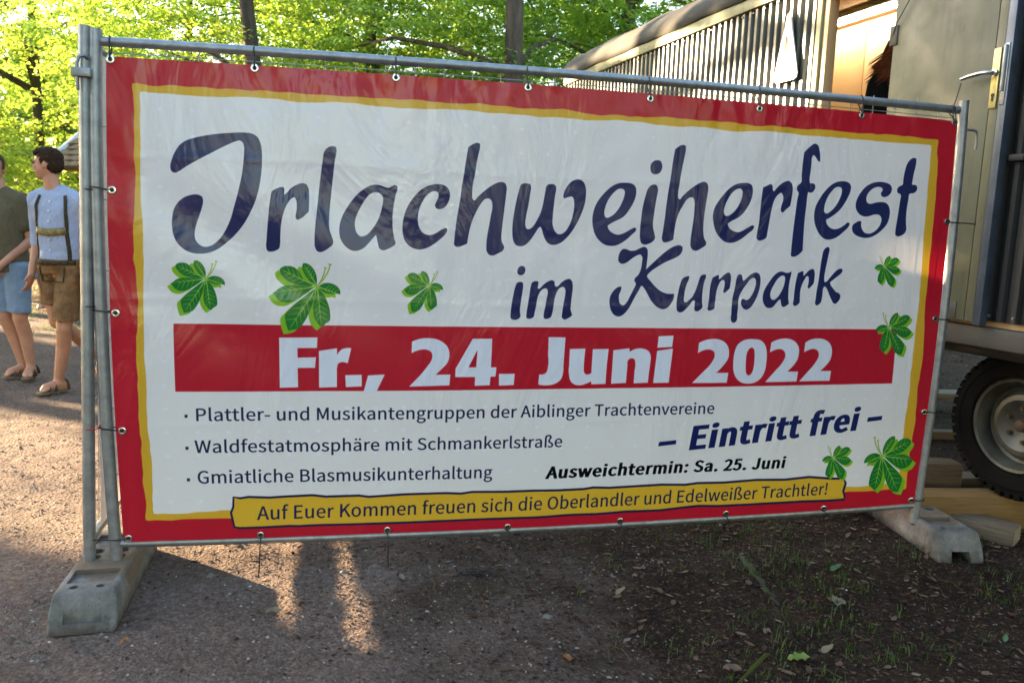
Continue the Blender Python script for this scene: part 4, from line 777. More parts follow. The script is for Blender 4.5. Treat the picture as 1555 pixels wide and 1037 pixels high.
corr(1.94, 5.75, 1.05, 2.93); c_ = corr(-2.6, 1.21, 1.05, 2.93); M['shade_sheet'] = simple('shade_darkened_sheet', lin(.012, .013, .014), None, 8, .5); c_.data.materials[0] = M['shade_sheet']  # near end: same sheet, deep shade put into a near-black colour
def wbox(name, a, b, mat, bev=.004, parent=WA): return obj(name, MB().box(a, b).mesh(name, True, bev), M[mat], parent)
wbox('fascia', (-.045, -2.6, 2.925), (.0, 5.80, 3.0), 'trim')
wbox('corner_post', (-.03, 1.90, 1.04), (.03, 1.94, 2.95), 'trim'); wbox('door_jamb', (-.012, 1.855, 1.04), (.06, 1.895, 2.90), 'ply')
wbox('door_jamb', (-.01, 1.215, 1.04), (.06, 1.255, 2.90), 'blue_steel')
wbox('lintel', (-.012, 1.215, 2.82), (.06, 1.895, 2.92), 'ply')
wbox('end_wall', (.0, 5.70, 1.05), (2.2, 5.75, 2.98), 'sheet'); wbox('end_wall', (.0, -2.6, 1.05), (2.2, -2.55, 2.98), 'sheet')
wbox('rear_wall', (2.17, -2.6, 1.05), (2.2, 5.75, 3.0), 'sheet')
wbox('floor', (.03, -2.5, .985), (2.17, 5.65, 1.045), 'ply')
wbox('sill_beam', (-.035, -2.65, .925), (.03, 5.80, 1.02), 'chassis'); wbox('sill_beam', (2.15, -2.65, .925), (2.21, 5.80, 1.02), 'chassis')
# rounded roof
V = []; F = []; nu, nd = 60, 18
for i in range(nu + 1):
    u = -2.7 + 8.55 * i / nu
    for k in range(nd + 1):
        a = math.pi * k / nd; d = 1.1 - 1.16 * math.cos(a); z = 3.0 + .44 * math.sin(a) ** .9 + .012 * noise.noise(Vector((u * 3, d * 4, 1))) + (.012 if abs((u * 1.1) % 1 - .5) < .06 else 0)
        V.append((d, u, z))
F = [(i * (nd + 1) + k, i * (nd + 1) + k + 1, (i + 1) * (nd + 1) + k + 1, (i + 1) * (nd + 1) + k) for i in range(nu) for k in range(nd)]
me = evaluated(new_mesh('roof', V, F), [('SOLIDIFY', dict(thickness=.03, offset=-1))]); obj('roof', me, M['felt'], WA)
# inside
wbox('ceiling', (.03, -2.4, 3.06), (2.17, 5.65, 3.09), 'ply')
wbox('ceiling', (.0, .9, 2.93), (.5, 3.4, 2.955), 'ply')
for k in range(6):
    c = wbox('cupboard_door', (1.02, 1.55 + k * .56, 1.1), (1.04, 2.10 + k * .56, 2.98), 'ply')
wbox('cupboard', (1.045, 1.5, 1.06), (2.1, 5.0, 3.0), 'ply')
wbox('partition', (.06, 5.0, 1.05), (2.1, 5.05, 3.05), 'ply')
wbox('cupboard_handle', (1.0, 3.05, 2.52), (1.015, 3.065, 2.64), 'timber_brown'); wbox('partition', (.1, -.2, 1.05), (2.1, -.15, 3.05), 'ply')
lt = NT('lit_fluorescent_tube'); lt.set(Emission_Color=lin(1, .86, .62), Emission_Strength=9.0)
lamp = obj('lamp_tray', MB().box((.86, 2.28, 3.02), (.96, 3.35, 3.058)).mesh('lamp_tray', bevel=.004), M['trim'], WA)
obj('fluorescent_tube', MB().tube([Vector((.91, 2.30, 3.0)), Vector((.91, 3.32, 3.0))], .017, 14).mesh('fluorescent_tube'), lt.m, lamp)
obj('lamp_socket', MB().box((.89, 3.32, 2.975), (.93, 3.345, 3.03)).mesh('lamp_socket', bevel=.003), M['trim'], lamp)
# the door leaf folded back against the wall
leaf = obj('door_leaf', MB().box((-.085, .655, 1.045), (-.045, 1.262, 2.80)).mesh('door_leaf', bevel=.003), M['door'], WA)
obj('edge_strip', MB().box((-.089, .565, 1.03), (-.043, .605, 2.82)).mesh('edge_strip', bevel=.003), M['blue_steel'], leaf)
obj('door_panel', MB().box((-.086, .607, 1.045), (-.046, .651, 2.80)).mesh('door_panel', bevel=.002), M['door'], leaf)
pl_ = obj('lock_plate', MB().box((-.096, .612, 2.02), (-.0865, .650, 2.285)).mesh('lock_plate', bevel=.003), M['brass'], leaf)
hd = MB().tube([Vector((-.094, .630, 2.175)), Vector((-.135, .630, 2.175)), Vector((-.142, .640, 2.175)), Vector((-.144, .67, 2.175)), Vector((-.144, .72, 2.172)), Vector((-.140, .768, 2.166))], [.0095, .0095, .010, .011, .0105, .009], 14)
hd.lathe([(.0001, -.014), (.016, -.012), (.017, 0), (.017, .004)], 'x', 18, (-.097, .630, 2.175))
obj('handle', hd.mesh('handle'), M['chrome'], leaf)
obj('keyhole', MB().tube([Vector((-.098, .630, 2.078)), Vector((-.092, .630, 2.078))], .0085, 14).box((-.0985, .6255, 2.052), (-.094, .6345, 2.078)).mesh('keyhole'), M['dark_steel'], leaf)
obj('hinge', MB().box((-.094, .575, 2.03), (-.088, .600, 2.30)).tube([Vector((-.10, .588, 2.09)), Vector((-.10, .588, 2.29))], .009, 10).mesh('lock_strike', bevel=.002), M['galv'], leaf)
wbox('latch', (-.06, .47, 1.78), (-.02, .545, 1.81), 'dark_steel')
wbox('rivet', (-.036, .30, 1.055), (-.024, .312, 1.067), 'galv')
rv = MB()
for k in range(66):
    u = -2.55 + k * .125
    if 1.2 < u < 1.95: continue
    for z in (1.075, 2.90): rv.lathe([(.0001, -.034), (.005, -.033), (.007, -.028), (.007, -.020)], 'x', 8, (0, u, z))
obj('rivets', rv.mesh('rivets'), M['galv'], WA, kind='stuff')
wbox('door_seal', (-.060, .606, 1.03), (-.046, .612, 2.82), 'dark_steel'); wbox('kick_strip', (-.0895, .70, 1.05), (-.0855, 1.25, 1.13), 'chassis', .001)
wbox('hinge_plate', (-.092, 1.235, 2.42), (-.04, 1.285, 2.52), 'chassis', .003); wbox('hinge_plate', (-.092, 1.235, 1.35), (-.04, 1.285, 1.45), 'chassis', .003)
# wheels, axle, chassis
def wheel(u, label=None):
    w_ = empty('wheel', (0.28, u, .545)); w_.parent = WA; R0 = .358
    ty = [(.215, -.075), (.232, -.096), (.240, -.094), (.246, -.101), (.30, -.1085), (.303, -.112), (.309, -.112), (.312, -.1075), (R0 - .02, -.10), (R0 - .004, -.075), (R0, -.05), (R0, .05), (R0 - .004, .075), (R0 - .02, .10), (.30, .108), (.235, .098), (.215, .075)]
    obj('tyre', MB().lathe(ty, 'x', 64, closed=True).mesh('tyre'), M['rubber'], w_)
    rim = [(.03, -.03), (.045, -.035), (.075, -.038), (.10, -.055), (.125, -.068), (.150, -.060), (.165, -.035), (.178, -.022), (.190, -.030), (.195, -.062), (.205, -.085), (.213, -.100), (.226, -.104), (.230, -.096), (.226, -.085), (.210, -.06), (.2, .08), (.21, .09)]
    obj('rim', MB().lathe(rim, 'x', 56).mesh('rim'), M['rim'], w_)
    obj('hub_cap', MB().lathe([(.0001, -.085), (.018, -.085), (.028, -.078), (.032, -.06), (.034, -.028)], 'x', 24).mesh('hub_cap'), M['rust'], w_)
    td = MB()
    for k in range(44):
        a = 2 * math.pi * k / 44
        for y0, da in ((-.096, 0), (-.048, .07), (0.004, 0), (.052, .07)):
            Mx = Matrix.Rotation(a + da, 4, 'X'); td.box((y0, -.019, R0 - .006), (y0 + .043, .019, R0 + .0025), Mx)
        Mx = Matrix.Rotation(a, 4, 'X'); td.box((-.1025, -.014, R0 - .045), (-.094, .014, R0 - .004), Mx)
    obj('tread', td.mesh('tread', False), M['rubber'], w_, kind='stuff')
    nut = MB().lathe([(.0001, -.012), (.010, -.012), (.0115, -.004), (.0115, .012)], 'x', 6).mesh('wheel_nut')
    hole = MB().lathe([(.0001, -.003), (.016, -.003), (.018, .004)], 'x', 12).mesh('nut_recess')
    for k in range(6):
        a = k * math.pi / 3 + .4; p = Vector((-.052, .082 * math.cos(a), .082 * math.sin(a)))
        obj('wheel_nut', nut, M['rust'], w_, p)
    return w_
M['rubber'] = simple('worn_rubber', lin(.009, .008, .0065), lin(.004, .004, .004), 5, .95, 0, .3, 50, spec=.06)
M['rim'] = simple('dirty_silver_rim', lin(.10, .095, .072), lin(.028, .024, .017), 6, .5, .4, .15, 60)
M['rust'] = simple('rusty_hub', lin(.09, .048, .022), lin(.03, .02, .012), 30, .8, .2)
wheel(.525); wheel(4.6)
for x in (1.93,):
    for u in (.525, 4.6):
        q = [c for c in WA.children if c.name.startswith('wheel')][0]
        c = q.copy(); COL.objects.link(c); c.parent = WA; c.location = (x, u, .545); c.rotation_euler = (0, 0, math.pi)
        for ch in q.children: d = ch.copy(); COL.objects.link(d); d.parent = c
for u in (.525, 4.6): obj('axle', MB().tube([Vector((.3, u, .545)), Vector((1.9, u, .545))], .04, 12).mesh('axle'), M['dark_steel'], WA)
for x in (.62, 1.55): wbox('chassis_beam', (x, -2.6, .80), (x + .08, 5.75, .92), 'dark_steel')
for u in (1.6, 3.2, -1.2): wbox('cross_beam', (.03, u, .81), (2.15, u + .07, .92), 'dark_steel')
wbox('mudguard', (.12, .1, .86), (.46, .98, .925), 'dark_steel')
# white triangular sign
sg = empty('warning_sign', (3.85, -.5, 0), R_(7), 'white rounded triangular sign leaning on the corrugated wagon wall', 'sign')
sp = [(2.165, 2.80), (2.150, 2.79), (2.045, 2.42), (2.05, 2.395), (2.07, 2.385), (2.235, 2.385), (2.258, 2.40), (2.26, 2.43), (2.18, 2.79)]
V = [(-.060, u, z) for u, z in sp] + [(-.050, u, z) for u, z in sp]; m = len(sp)
M['sign_white'] = simple('white_sheet_metal', lin(.80, .80, .78), lin(.74, .74, .72), 5, .35)
obj('sign_plate', MB().add(V, [tuple(range(m)), tuple(range(m, 2 * m))[::-1]] + [(i, (i + 1) % m, (i + 1) % m + m, i + m) for i in range(m)]).mesh('sign_plate'), M['sign_white'], sg)
V2 = [(2.156, 2.66), (2.176, 2.66), (2.186, 2.60), (2.194, 2.545), (2.170, 2.56), (2.166, 2.50), (2.160, 2.56), (2.138, 2.545), (2.146, 2.60)]
m = len(V2); obj('sign_mark', MB().add([(-.0615, u, z) for u, z in V2], [tuple(range(m))]).mesh('sign_mark'), M['dark_steel'], sg)
# cable hanging beside the door opening
def wl(d, u, z): return WA.matrix_basis @ Vector((d, u, z))
tag(obj('cable', MB().tube([wl(-.09, 1.10, 2.85), wl(-.10, 1.17, 2.62), wl(-.10, 1.235, 2.53), wl(-.09, 1.27, 2.46), wl(-.02, 1.28, 2.40)], .0025, 6).mesh('cable'), M['dark_steel']), 'thin dark cable hanging over the top of the open wagon door', 'cable')

# timbers under the wagon
def beam(name, label, p, q, wd, h, mat, z=0.0, cat='timber'):
    p = Vector((p[0], p[1], z)); q = Vector((q[0], q[1], z)); d = (q - p); L = d.length; e = empty(name, p, math.atan2(d.y, d.x), label, cat)
    obj('wood', MB().box((0, 0, 0), (L, wd, h)).mesh('wood', True, .004), M[mat], e)
    for s in (0, 1):
        x = -.0012 if s == 0 else L + .0012
        obj('end_grain', MB().box((x - .0006, .004, .004), (x + .0006, wd - .004, h - .004)).mesh('end_grain', False), M['timber_end'], e)
    return e
beam('timber_beam', 'long yellow pine beam lying on the ground under the wagon wheel', (3.46, .16), (5.4, -.13), .14, .175, 'timber_yellow')
beam('timber_beam', 'brown timber chock on the yellow beam behind the right post', (3.2, .47), (3.94, .30), .12, .125, 'timber_brown', .150)
beam('timber_beam', 'support beam under the brown timber chock behind the right fence foot', (3.0, .62), (4.5, .38), .13, .150, 'timber_grey')
beam('timber_offcut', 'short weathered timber offcut in front of the yellow beam', (3.978, -.045), (3.80, .24), .125, .088, 'timber_grey')
beam('timber_beam', 'thin light batten lying farther back under the wagon', (3.4, 2.0), (6.0, 1.5), .08, .06, 'timber_brown', .0)
beam('scaffold_board', 'pale board lying behind the batten under the wagon', (3.6, 2.9), (6.4, 2.3), .2, .05, 'timber_grey', .12)
beam('timber_beam', 'cross timber carrying the pale board under the wagon', (4.2, 2.4), (4.3, 3.2), .12, .12, 'timber_brown', 0)
M['blue_drum'] = simple('dark_blue_plastic', lin(.02, .035, .075), None, 6, .4)
bx, by = az_pos(1503, 11.0)
dr = MB().lathe([(.0001, 0), (.26, 0), (.285, .03), (.285, .28), (.295, .30), (.285, .32), (.285, .58), (.295, .60), (.285, .62), (.28, .86), (.25, .89), (.0001, .89)], 'z', 32)
tag(obj('plastic_drum', dr.mesh('plastic_drum'), M['blue_drum'], None, (bx, by, 0)), 'dark blue drum standing in the grass beyond the wagon', 'drum')
bx, by = az_pos(1476, 10.4)
tag(obj('marker_post', MB().box((-.04, -.02, 0), (.04, .02, .72)).tube([Vector((0, 0, .70)), Vector((0, 0, .80))], .03, 10).mesh('marker_post', bevel=.006), M['sign_white'], None, (bx, by, 0)), 'short white post beside the dark blue drum', 'post')

# ------------------------------------------------------------------ house with a tiled roof at the left
hx, hy = az_pos(112, 13.0)
HS = empty('tiled_house', (hx, hy, 0), R_(-32), 'low house with a brown tiled roof behind the man in leather trousers', 'house')
M['render'] = simple('pale_house_wall', lin(.42, .38, .30), lin(.34, .30, .24), 3, .9)
M['tile'] = simple('clay_roof_tile', lin(.30, .185, .10), lin(.18, .11, .065), 9, .85, 0, .4, 30)
obj('wall', MB().box((-.2, .3, 0), (3.0, 3.9, 2.3)).mesh('wall'), M['render'], HS)
V = []; k = 0; mb = MB(); SL = R_(38)
for c in range(16):
    for t in range(16):
        s0 = c * .17; x0 = -.55 + t * .24 + (.12 if c % 2 else 0)
        a = Vector((x0, -.1 + s0 * math.cos(SL), 2.15 + s0 * math.sin(SL))); dn = Vector((0, math.cos(SL), math.sin(SL))) * .2; nn = Vector((0, -math.sin(SL), math.cos(SL)))
        p = [a + nn * .035, a + Vector((.115, 0, 0)) + nn * .05, a + Vector((.232, 0, 0)) + nn * .035, a + Vector((.232, 0, 0)) + dn + nn * .008, a + Vector((.115, 0, 0)) + dn + nn * .02, a + dn + nn * .008]
        b = [a + Vector((.232, 0, 0)), a]
        mb.add(p + b, [(0, 1, 4, 5), (1, 2, 3, 4), (7, 6, 2, 1, 0)])
ro = obj('roof_tiles', mb.mesh('roof_tiles', False), M['tile'], HS, kind='stuff')
obj('roof_deck', MB().add([(-.55, -.1, 2.14), (3.3, -.1, 2.14), (3.3, 2.04, 3.81), (-.55, 2.04, 3.81), (3.3, 4.18, 2.14), (-.55, 4.18, 2.14)], [(0, 1, 2, 3), (3, 2, 4, 5), (0, 3, 5), (1, 4, 2)]).mesh('roof_deck', False), M['timber_brown'], HS)
obj('verge_board', MB().add([(-.60, -.15, 2.10), (-.60, 2.04, 3.81), (-.60, 2.04, 3.89), (-.60, -.15, 2.18), (-.56, -.15, 2.10), (-.56, 2.04, 3.81), (-.56, 2.04, 3.89), (-.56, -.15, 2.18)], [(0, 1, 2, 3), (7, 6, 5, 4), (0, 3, 7, 4), (3, 2, 6, 7)]).mesh('verge_board', False), M['sign_white'], HS)

# ------------------------------------------------------------------ people
M['skin'] = simple('skin', lin(.52, .27, .18), lin(.44, .21, .14), 14, .5)
M['skin_tan'] = simple('tanned_skin', lin(.46, .22, .125), lin(.38, .17, .10), 14, .5)  # darker tan skin tone of the two walking men
M['hair_brown'] = simple('dark_brown_hair', lin(.045, .025, .015), lin(.02, .012, .008), 60, .8, 0, .5, 120, spec=.1)
M['hair_light'] = simple('brown_hair', lin(.10, .055, .03), lin(.05, .03, .018), 60, .8, 0, .5, 120, spec=.1)
M['hair_auburn'] = simple('auburn_hair', lin(.30, .10, .04), lin(.14, .045, .018), 60, .7, 0, .5, 120, spec=.15)
def cloth(name, a, b, sc_=200, rough=.9):
    n = NT(name); n.col(n.ramp(n.noise(sc_, 3, .6), [(.4, b), (.6, a)])); n.set(Roughness=rough)
    n.b.inputs['Specular IOR Level'].default_value = .15
    n.bump(n.math('ADD', n.noise(14, 4, .6, n.mapping((1, 1, .6))), n.noise(5, 2)), .9, .03); return n.m
M['olive_cloth'] = cloth('olive_cotton', lin(.115, .095, .055), lin(.08, .068, .040))
M['denim'] = cloth('washed_denim', lin(.20, .27, .35), lin(.15, .21, .29), 260)
M['blue_shirt'] = cloth('light_blue_cotton', lin(.33, .37, .47), lin(.26, .30, .42), 260)
M['leather'] = cloth('brown_suede', lin(.21, .115, .05), lin(.13, .07, .032), 11)
M['strap_leather'] = cloth('dark_green_leather', lin(.055, .042, .022), lin(.03, .024, .013), 40, .7)
M['white_button'] = simple('white_button', lin(.7, .7, .7))
M['embroidery'] = simple('gold_embroidery', lin(.30, .21, .05), lin(.025, .02, .012), 45, .6, 0, .3, 60)
M['black_cloth'] = cloth('black_cotton', lin(.010, .010, .011), lin(.006, .006, .007))
M['grey_cloth'] = cloth('grey_blue_trousers', lin(.14, .17, .22), lin(.09, .11, .15))
M['sandal'] = simple('dark_sandal_leather', lin(.05, .03, .02), lin(.03, .02, .013), 40, .6)
M['sandal_sole'] = simple('sandal_sole', lin(.16, .12, .08), None, 40, .8)
M['eye'] = simple('eye', lin(.03, .02, .02), None, 10, .2)

def cap(p, q, r0, r1, sx=1.0, n=16, m=4):
    """tapered capsule; sx flattens it along the local y axis"""
    p = Vector(p); q = Vector(q); T = (q - p); L = T.length; T.normalize()
    up = Vector((0, 1, 0)) if abs(T.y) < .9 else Vector((1, 0, 0)); N = (up - T * up.dot(T)).normalized(); B_ = T.cross(N)
    rings = []
    for i in range(m): a = math.pi / 2 * (1 - i / m); rings.append((p - T * r0 * math.sin(a), r0 * math.cos(a) + 1e-4))
    rings.append((p, r0)); rings.append((q, r1))
    for i in range(1, m + 1): a = math.pi / 2 * i / m; rings.append((q + T * r1 * math.sin(a), r1 * math.cos(a) + 1e-4))
    vs = [c + N * (math.cos(2 * math.pi * k / n) * r * sx) + B_ * (math.sin(2 * math.pi * k / n) * r) for c, r in rings for k in range(n)]
    fs = [(i * n + k, i * n + (k + 1) % n, (i + 1) * n + (k + 1) % n, (i + 1) * n + k) for i in range(len(rings) - 1) for k in range(n)]
    fs += [tuple(range(n))[::-1], tuple((len(rings) - 1) * n + k for k in range(n))]
    return vs, fs
def ell(c, r, rot=None, n=20, m=12):
    c = Vector(c); vs = []
    for i in range(m + 1):
        a = math.pi * i / m
        for k in range(n):
            b = 2 * math.pi * k / n; v = Vector((r[0] * math.sin(a) * math.cos(b), r[1] * math.sin(a) * math.sin(b), r[2] * math.cos(a)))
            if rot: v = rot @ v
            vs.append(c + v)
    fs = [(i * n + k, (i + 1) * n + k, (i + 1) * n + (k + 1) % n, i * n + (k + 1) % n) for i in range(m) for k in range(n)]
    return vs, fs
def loft(rings, n=28):
    """rings: (centre, rx, ry) stacked"""
    vs = [Vector(c) + Vector((rx * math.cos(2 * math.pi * k / n), ry * math.sin(2 * math.pi * k / n), 0)) for c, rx, ry in rings for k in range(n)]
    fs = [(i * n + k, i * n + (k + 1) % n, (i + 1) * n + (k + 1) % n, (i + 1) * n + k) for i in range(len(rings) - 1) for k in range(n)]
    fs += [tuple(range(n))[::-1], tuple((len(rings) - 1) * n + k for k in range(n))]
    return vs, fs
def blob(name, parts, voxel=.008, smooth_n=3, wr=0.0, wf=9.0):
    mb = MB()
    for v, f in parts: mb.add(v, f)
    me = new_mesh(name, mb.v, mb.f)
    bm = bmesh.new(); bm.from_mesh(me); bmesh.ops.recalc_face_normals(bm, faces=bm.faces); bm.to_mesh(me); bm.free()
    me = evaluated(me, [('REMESH', dict(mode='VOXEL', voxel_size=voxel, use_smooth_shade=True)), ('SMOOTH', dict(factor=.6, iterations=smooth_n))])
    if wr:
        for v in me.vertices:
            k = noise.noise(v.co * wf) + .5 * noise.noise(Vector((v.co.x * wf * 2.2, v.co.y * wf * 2.2, v.co.z * wf * 1.1)))
            v.co += v.normal * (wr * k)
    for p in me.polygons: p.use_smooth = True
    return me
def head(c, yaw, tilt=0.0):
    """head looking along local -y before turning by yaw; returns shapes, hair shapes and the transform"""
    Rm = Matrix.Rotation(yaw, 3, 'Z') @ Matrix.Rotation(tilt, 3, 'X'); c = Vector(c); P = lambda x, y, z: c + Rm @ Vector((x, y, z))
    parts = [ell(P(0, .012, .035), (.074, .092, .088), Rm), ell(P(0, -.022, -.030), (.060, .066, .075), Rm), ell(P(0, -.045, -.082), (.036, .034, .028), Rm),
             cap(P(0, -.080, .014), P(0, -.098, -.020), .009, .011), ell(P(-.010, -.092, -.026), (.008, .009, .007), Rm), ell(P(.010, -.092, -.026), (.008, .009, .007), Rm),
             ell(P(0, -.083, .028), (.046, .012, .010), Rm), ell(P(0, -.087, -.050), (.023, .010, .006), Rm), ell(P(0, -.084, -.060), (.019, .010, .006), Rm),
             ell(P(-.030, -.070, -.012), (.022, .018, .018), Rm), ell(P(.030, -.070, -.012), (.022, .018, .018), Rm),
             ell(P(-.077, .008, -.005), (.010, .020, .031), Rm), ell(P(.077, .008, -.005), (.010, .020, .031), Rm)]
    hair = [ell(P(0, .026, .052), (.081, .094, .082), Rm), ell(P(0, .050, .008), (.074, .070, .078), Rm), ell(P(0, -.030, .092), (.060, .050, .035), Rm), ell(P(-.070, .000, .030), (.012, .030, .036), Rm), ell(P(.070, .000, .030), (.012, .030, .036), Rm), ell(P(.02, -.055, .085), (.045, .025, .022), Rm)]
    eyes = [ell(P(-.031, -.082, .010), (.010, .006, .006), Rm, 10, 6), ell(P(.031, -.082, .010), (.010, .006, .006), Rm, 10, 6)]
    return parts, hair, eyes
def hand(wr, dirv, side, curl=.6, sc_=1.0):
    """relaxed hand: palm and five separate curled fingers; side = sign of the thumb direction (towards -y: front)"""
    wr = Vector(wr); d = Vector(dirv).normalized(); th = Vector((0, -1, 0)); th = (th - d * th.dot(d)).normalized(); pn = d.cross(th) * side
    parts = [cap(wr - d * .02, wr + d * .03, .026, .026, 1), ell(wr + d * .055, (.018, .042, .050), Matrix((pn, th, d)).transposed().to_3x3())]
    for k, (o, L, r) in enumerate(((.030, .070, .0088), (.011, .080, .0092), (-.009, .074, .0088), (-.028, .058, .0080))):
        b = wr + d * .090 + th * o; dd = (d * math.cos(curl * .5) + pn * math.sin(curl * .5)); m1 = b + dd * L * .45
        d2 = (d * math.cos(curl) + pn * math.sin(curl)); m2 = m1 + d2 * L * .32; d3 = (d * math.cos(curl * 1.5) + pn * math.sin(curl * 1.5)); m3 = m2 + d3 * L * .23
        parts += [cap(b - d * .03, m1, r * 1.15, r, 1, 10, 3), cap(m1, m2, r, r * .92, 1, 10, 3), cap(m2, m3, r * .92, r * .8, 1, 10, 3)]
    tb = wr + d * .030 + th * .030; t1 = tb + (th * .6 + d * .8) * .034; t2 = t1 + (th * .25 + d * .9 + pn * .3) * .030
    parts += [cap(wr + d * .02 + th * .012, t1, .014, .011, 1, 10, 3), cap(t1, t2, .011, .009, 1, 10, 3)]
    return parts
def foot(an, toe, r=.034):
    an = Vector(an); toe = Vector(toe); h = an - (toe - an).normalized() * .045
    ball = an.lerp(toe, .70); d = (toe - an); d.z = 0; d.normalize(); sd_ = Vector((-d.y, d.x, 0))
    P = [cap((h.x, h.y, toe.z + .012), an, .034, .036), cap(an + Vector((0, 0, -.02)), ball, .038, .034), cap((h.x, h.y, toe.z + .005), ball, .032, .036), cap(ball, toe - d * .02, .036, .026)]
    for k in range(5): P.append(cap(ball + sd_ * (.030 - .015 * k), toe + sd_ * (.032 - .016 * k) - d * (.006 * k), .014 if k == 0 else .011, .012 if k == 0 else .009, 1, 8, 3))
    return P
def sandal(parent, an, toe, nm):
    an = Vector(an); toe = Vector(toe); d = toe - an; tilt = d.copy(); d.z = 0; L = d.length; d.normalize(); s = Vector((-d.y, d.x, 0))
    base = an - d * .085; zz = toe.z - .030; bz = max(an.z - .085, zz)
    pts = [(0, .028), (.04, .036), (.10, .032), (.16, .036), (.22, .046), (.27, .044), (.305, .024)]; V = []
    sc_ = (L + .085 + .025) / .305
    for h in (0, .018):
        for sg in (1, -1):
            for t, w_ in (pts if sg == 1 else pts[::-1]): V.append(base + d * t * sc_ + s * sg * w_ + Vector((0, 0, (bz * (1 - t / .305) + zz * t / .305) - base.z + h)))
    m = len(pts) * 2
    so_ = obj('sandal', MB().add(V, [tuple(range(m))[::-1], tuple(range(m, 2 * m))] + [(i, (i + 1) % m, (i + 1) % m + m, i + m) for i in range(m)]).mesh('sandal', True, .003), M['sandal_sole'], parent)
    for t, hh, r in ((.16, .055, .016), (.225, .045, .018), (.03, .075, .012)):
        c = base + d * t * sc_; z0 = bz * (1 - t / .305) + zz * t / .305 + .01
        q = [Vector((0, 0, z0 - c.z)) + c + s * (.045 * math.cos(a)) + Vector((0, 0, hh * math.sin(a))) for a in np.linspace(0, math.pi, 9)]
        obj('strap', MB().tube(q, r, 8, True, .28).mesh('strap'), M['sandal'], so_)
RZ = math.atan2(RIGHT.y, RIGHT.x)
def person(label, loc, J, skin, hairm, yaw=0, tilt=0, group='people in the park'):
    e = empty('person', loc, RZ, label, 'person', group)
    hp, hair, eyes = head(J['head'], yaw, tilt); nk = Vector(J['neck'])
    P = hp + [cap(nk + Vector((0, .01, -.05)), Vector(J['head']) + Vector((0, .015, -.04)), .062, .055)]
    ch = Vector(J['chest']); pe = Vector(J['pelvis']); sl, sr_ = Vector(J['shl']), Vector(J['shr'])
    P += [ell(ch, (.175, .115, .20)), cap(ch, pe + Vector((0, 0, .05)), .13, .13, .8), ell(pe, (.150, .098, .13)), cap(sl, nk + Vector((0, .02, -.03)), .055, .06), cap(sr_, nk + Vector((0, .02, -.03)), .055, .06)]
    for s, sh in (('l', sl), ('r', sr_)):
        if 'el' + s in J:
            P += [cap(sh, J['el' + s], .052, .040), cap(J['el' + s], J['wr' + s], .041, .027)]
            P += hand(J['wr' + s], Vector(J['wr' + s]) - Vector(J['el' + s]) + Vector((0, 0, -.06)), J.get('hs' + s, 1))
        if 'kn' + s in J:
            hip = Vector(J['hip' + s]); kn = Vector(J['kn' + s]); an = Vector(J['an' + s]); cf = kn.lerp(an, .32) + Vector((0, .025, 0))
            P += [cap(hip, kn, .088, .056), cap(kn, cf, .054, .055), cap(cf, an, .054, .034)] + foot(an, J['to' + s])
    obj('body', blob('body', P, .0075, 3), M[skin], e)
    obj('hair', blob('hair', hair, .006, 1, .009, 70), M[hairm], e)
    mb = MB(); [mb.add(*q) for q in eyes]; obj('eyes', mb.mesh('eyes'), M['eye'], e)
    return e
def shirt(e, J, mat, hem, sleeve=.6, fat=1.0, name='shirt', lower=None):
    ch = Vector(J['chest']); pe = Vector(J['pelvis']); nk = Vector(J['neck']); sl, sr_ = Vector(J['shl']), Vector(J['shr'])
    mid = (sl + sr_) / 2; hw = (sr_ - sl).length / 2
    P = [loft([((pe.x, pe.y, hem), .178 * fat, .130 * fat), (ch.lerp(pe, .65), .168 * fat, .128 * fat), (ch, .188 * fat, .135 * fat), ((mid.x, mid.y, mid.z - .04), hw + .045, .115 * fat), ((mid.x, mid.y + .01, mid.z + .045), hw * .86, .088), ((nk.x, nk.y + .02, nk.z + .0), .072, .075)])]
    P += [cap(sl, nk + Vector((0, .02, -.015)), .068, .070), cap(sr_, nk + Vector((0, .02, -.015)), .068, .070)]
    for s, sh in (('l', sl), ('r', sr_)):
        if 'el' + s in J:
            el = Vector(J['el' + s]); end = sh.lerp(el, sleeve) if sleeve <= 1 else el.lerp(Vector(J['wr' + s]), sleeve - 1)
            if sleeve > 1: P += [cap(sh, el, .070, .055), cap(el, end, .056, .046)]
            else: P += [cap(sh, end, .076, .070)]
    o = obj(name, blob(name, P, .009, 1, .010, 8), M[mat], e)
    # collar
    q = [Vector((nk.x + .072 * math.cos(a), nk.y + .02 + .070 * math.sin(a), nk.z + .006 + .022 * math.sin(a) - (.03 if math.sin(a) < -.7 else 0))) for a in np.linspace(-math.pi / 2 + .25, 1.5 * math.pi - .25, 20)]
    obj('collar', MB().tube(q, .020, 8, True, .35).mesh('collar'), M[mat], o)
    return o
def shorts(e, J, mat, top, hl, hr, name='shorts', r1=.088, flare=1.0):
    pe = Vector(J['pelvis']); P = [loft([((pe.x, pe.y, pe.z - .06), .172, .125), ((pe.x, pe.y, pe.z + .03), .180, .135), ((pe.x, pe.y, top), .170, .125)])]
    for s, h in (('l', hl), ('r', hr)):
        hip = Vector(J['hip' + s]); kn = Vector(J['kn' + s]); t = (hip.z - h) / max(hip.z - kn.z, .05); t = min(t, 1.05)
        en = hip.lerp(kn, t); P.append(loft([(en, r1 * flare, r1 * flare), (hip.lerp(kn, t * .5), .092, .096), (hip + Vector((0, 0, .03)), .100, .112)]))
    return obj(name, blob(name, P, .009, 1, .010, 8), M[mat], e)

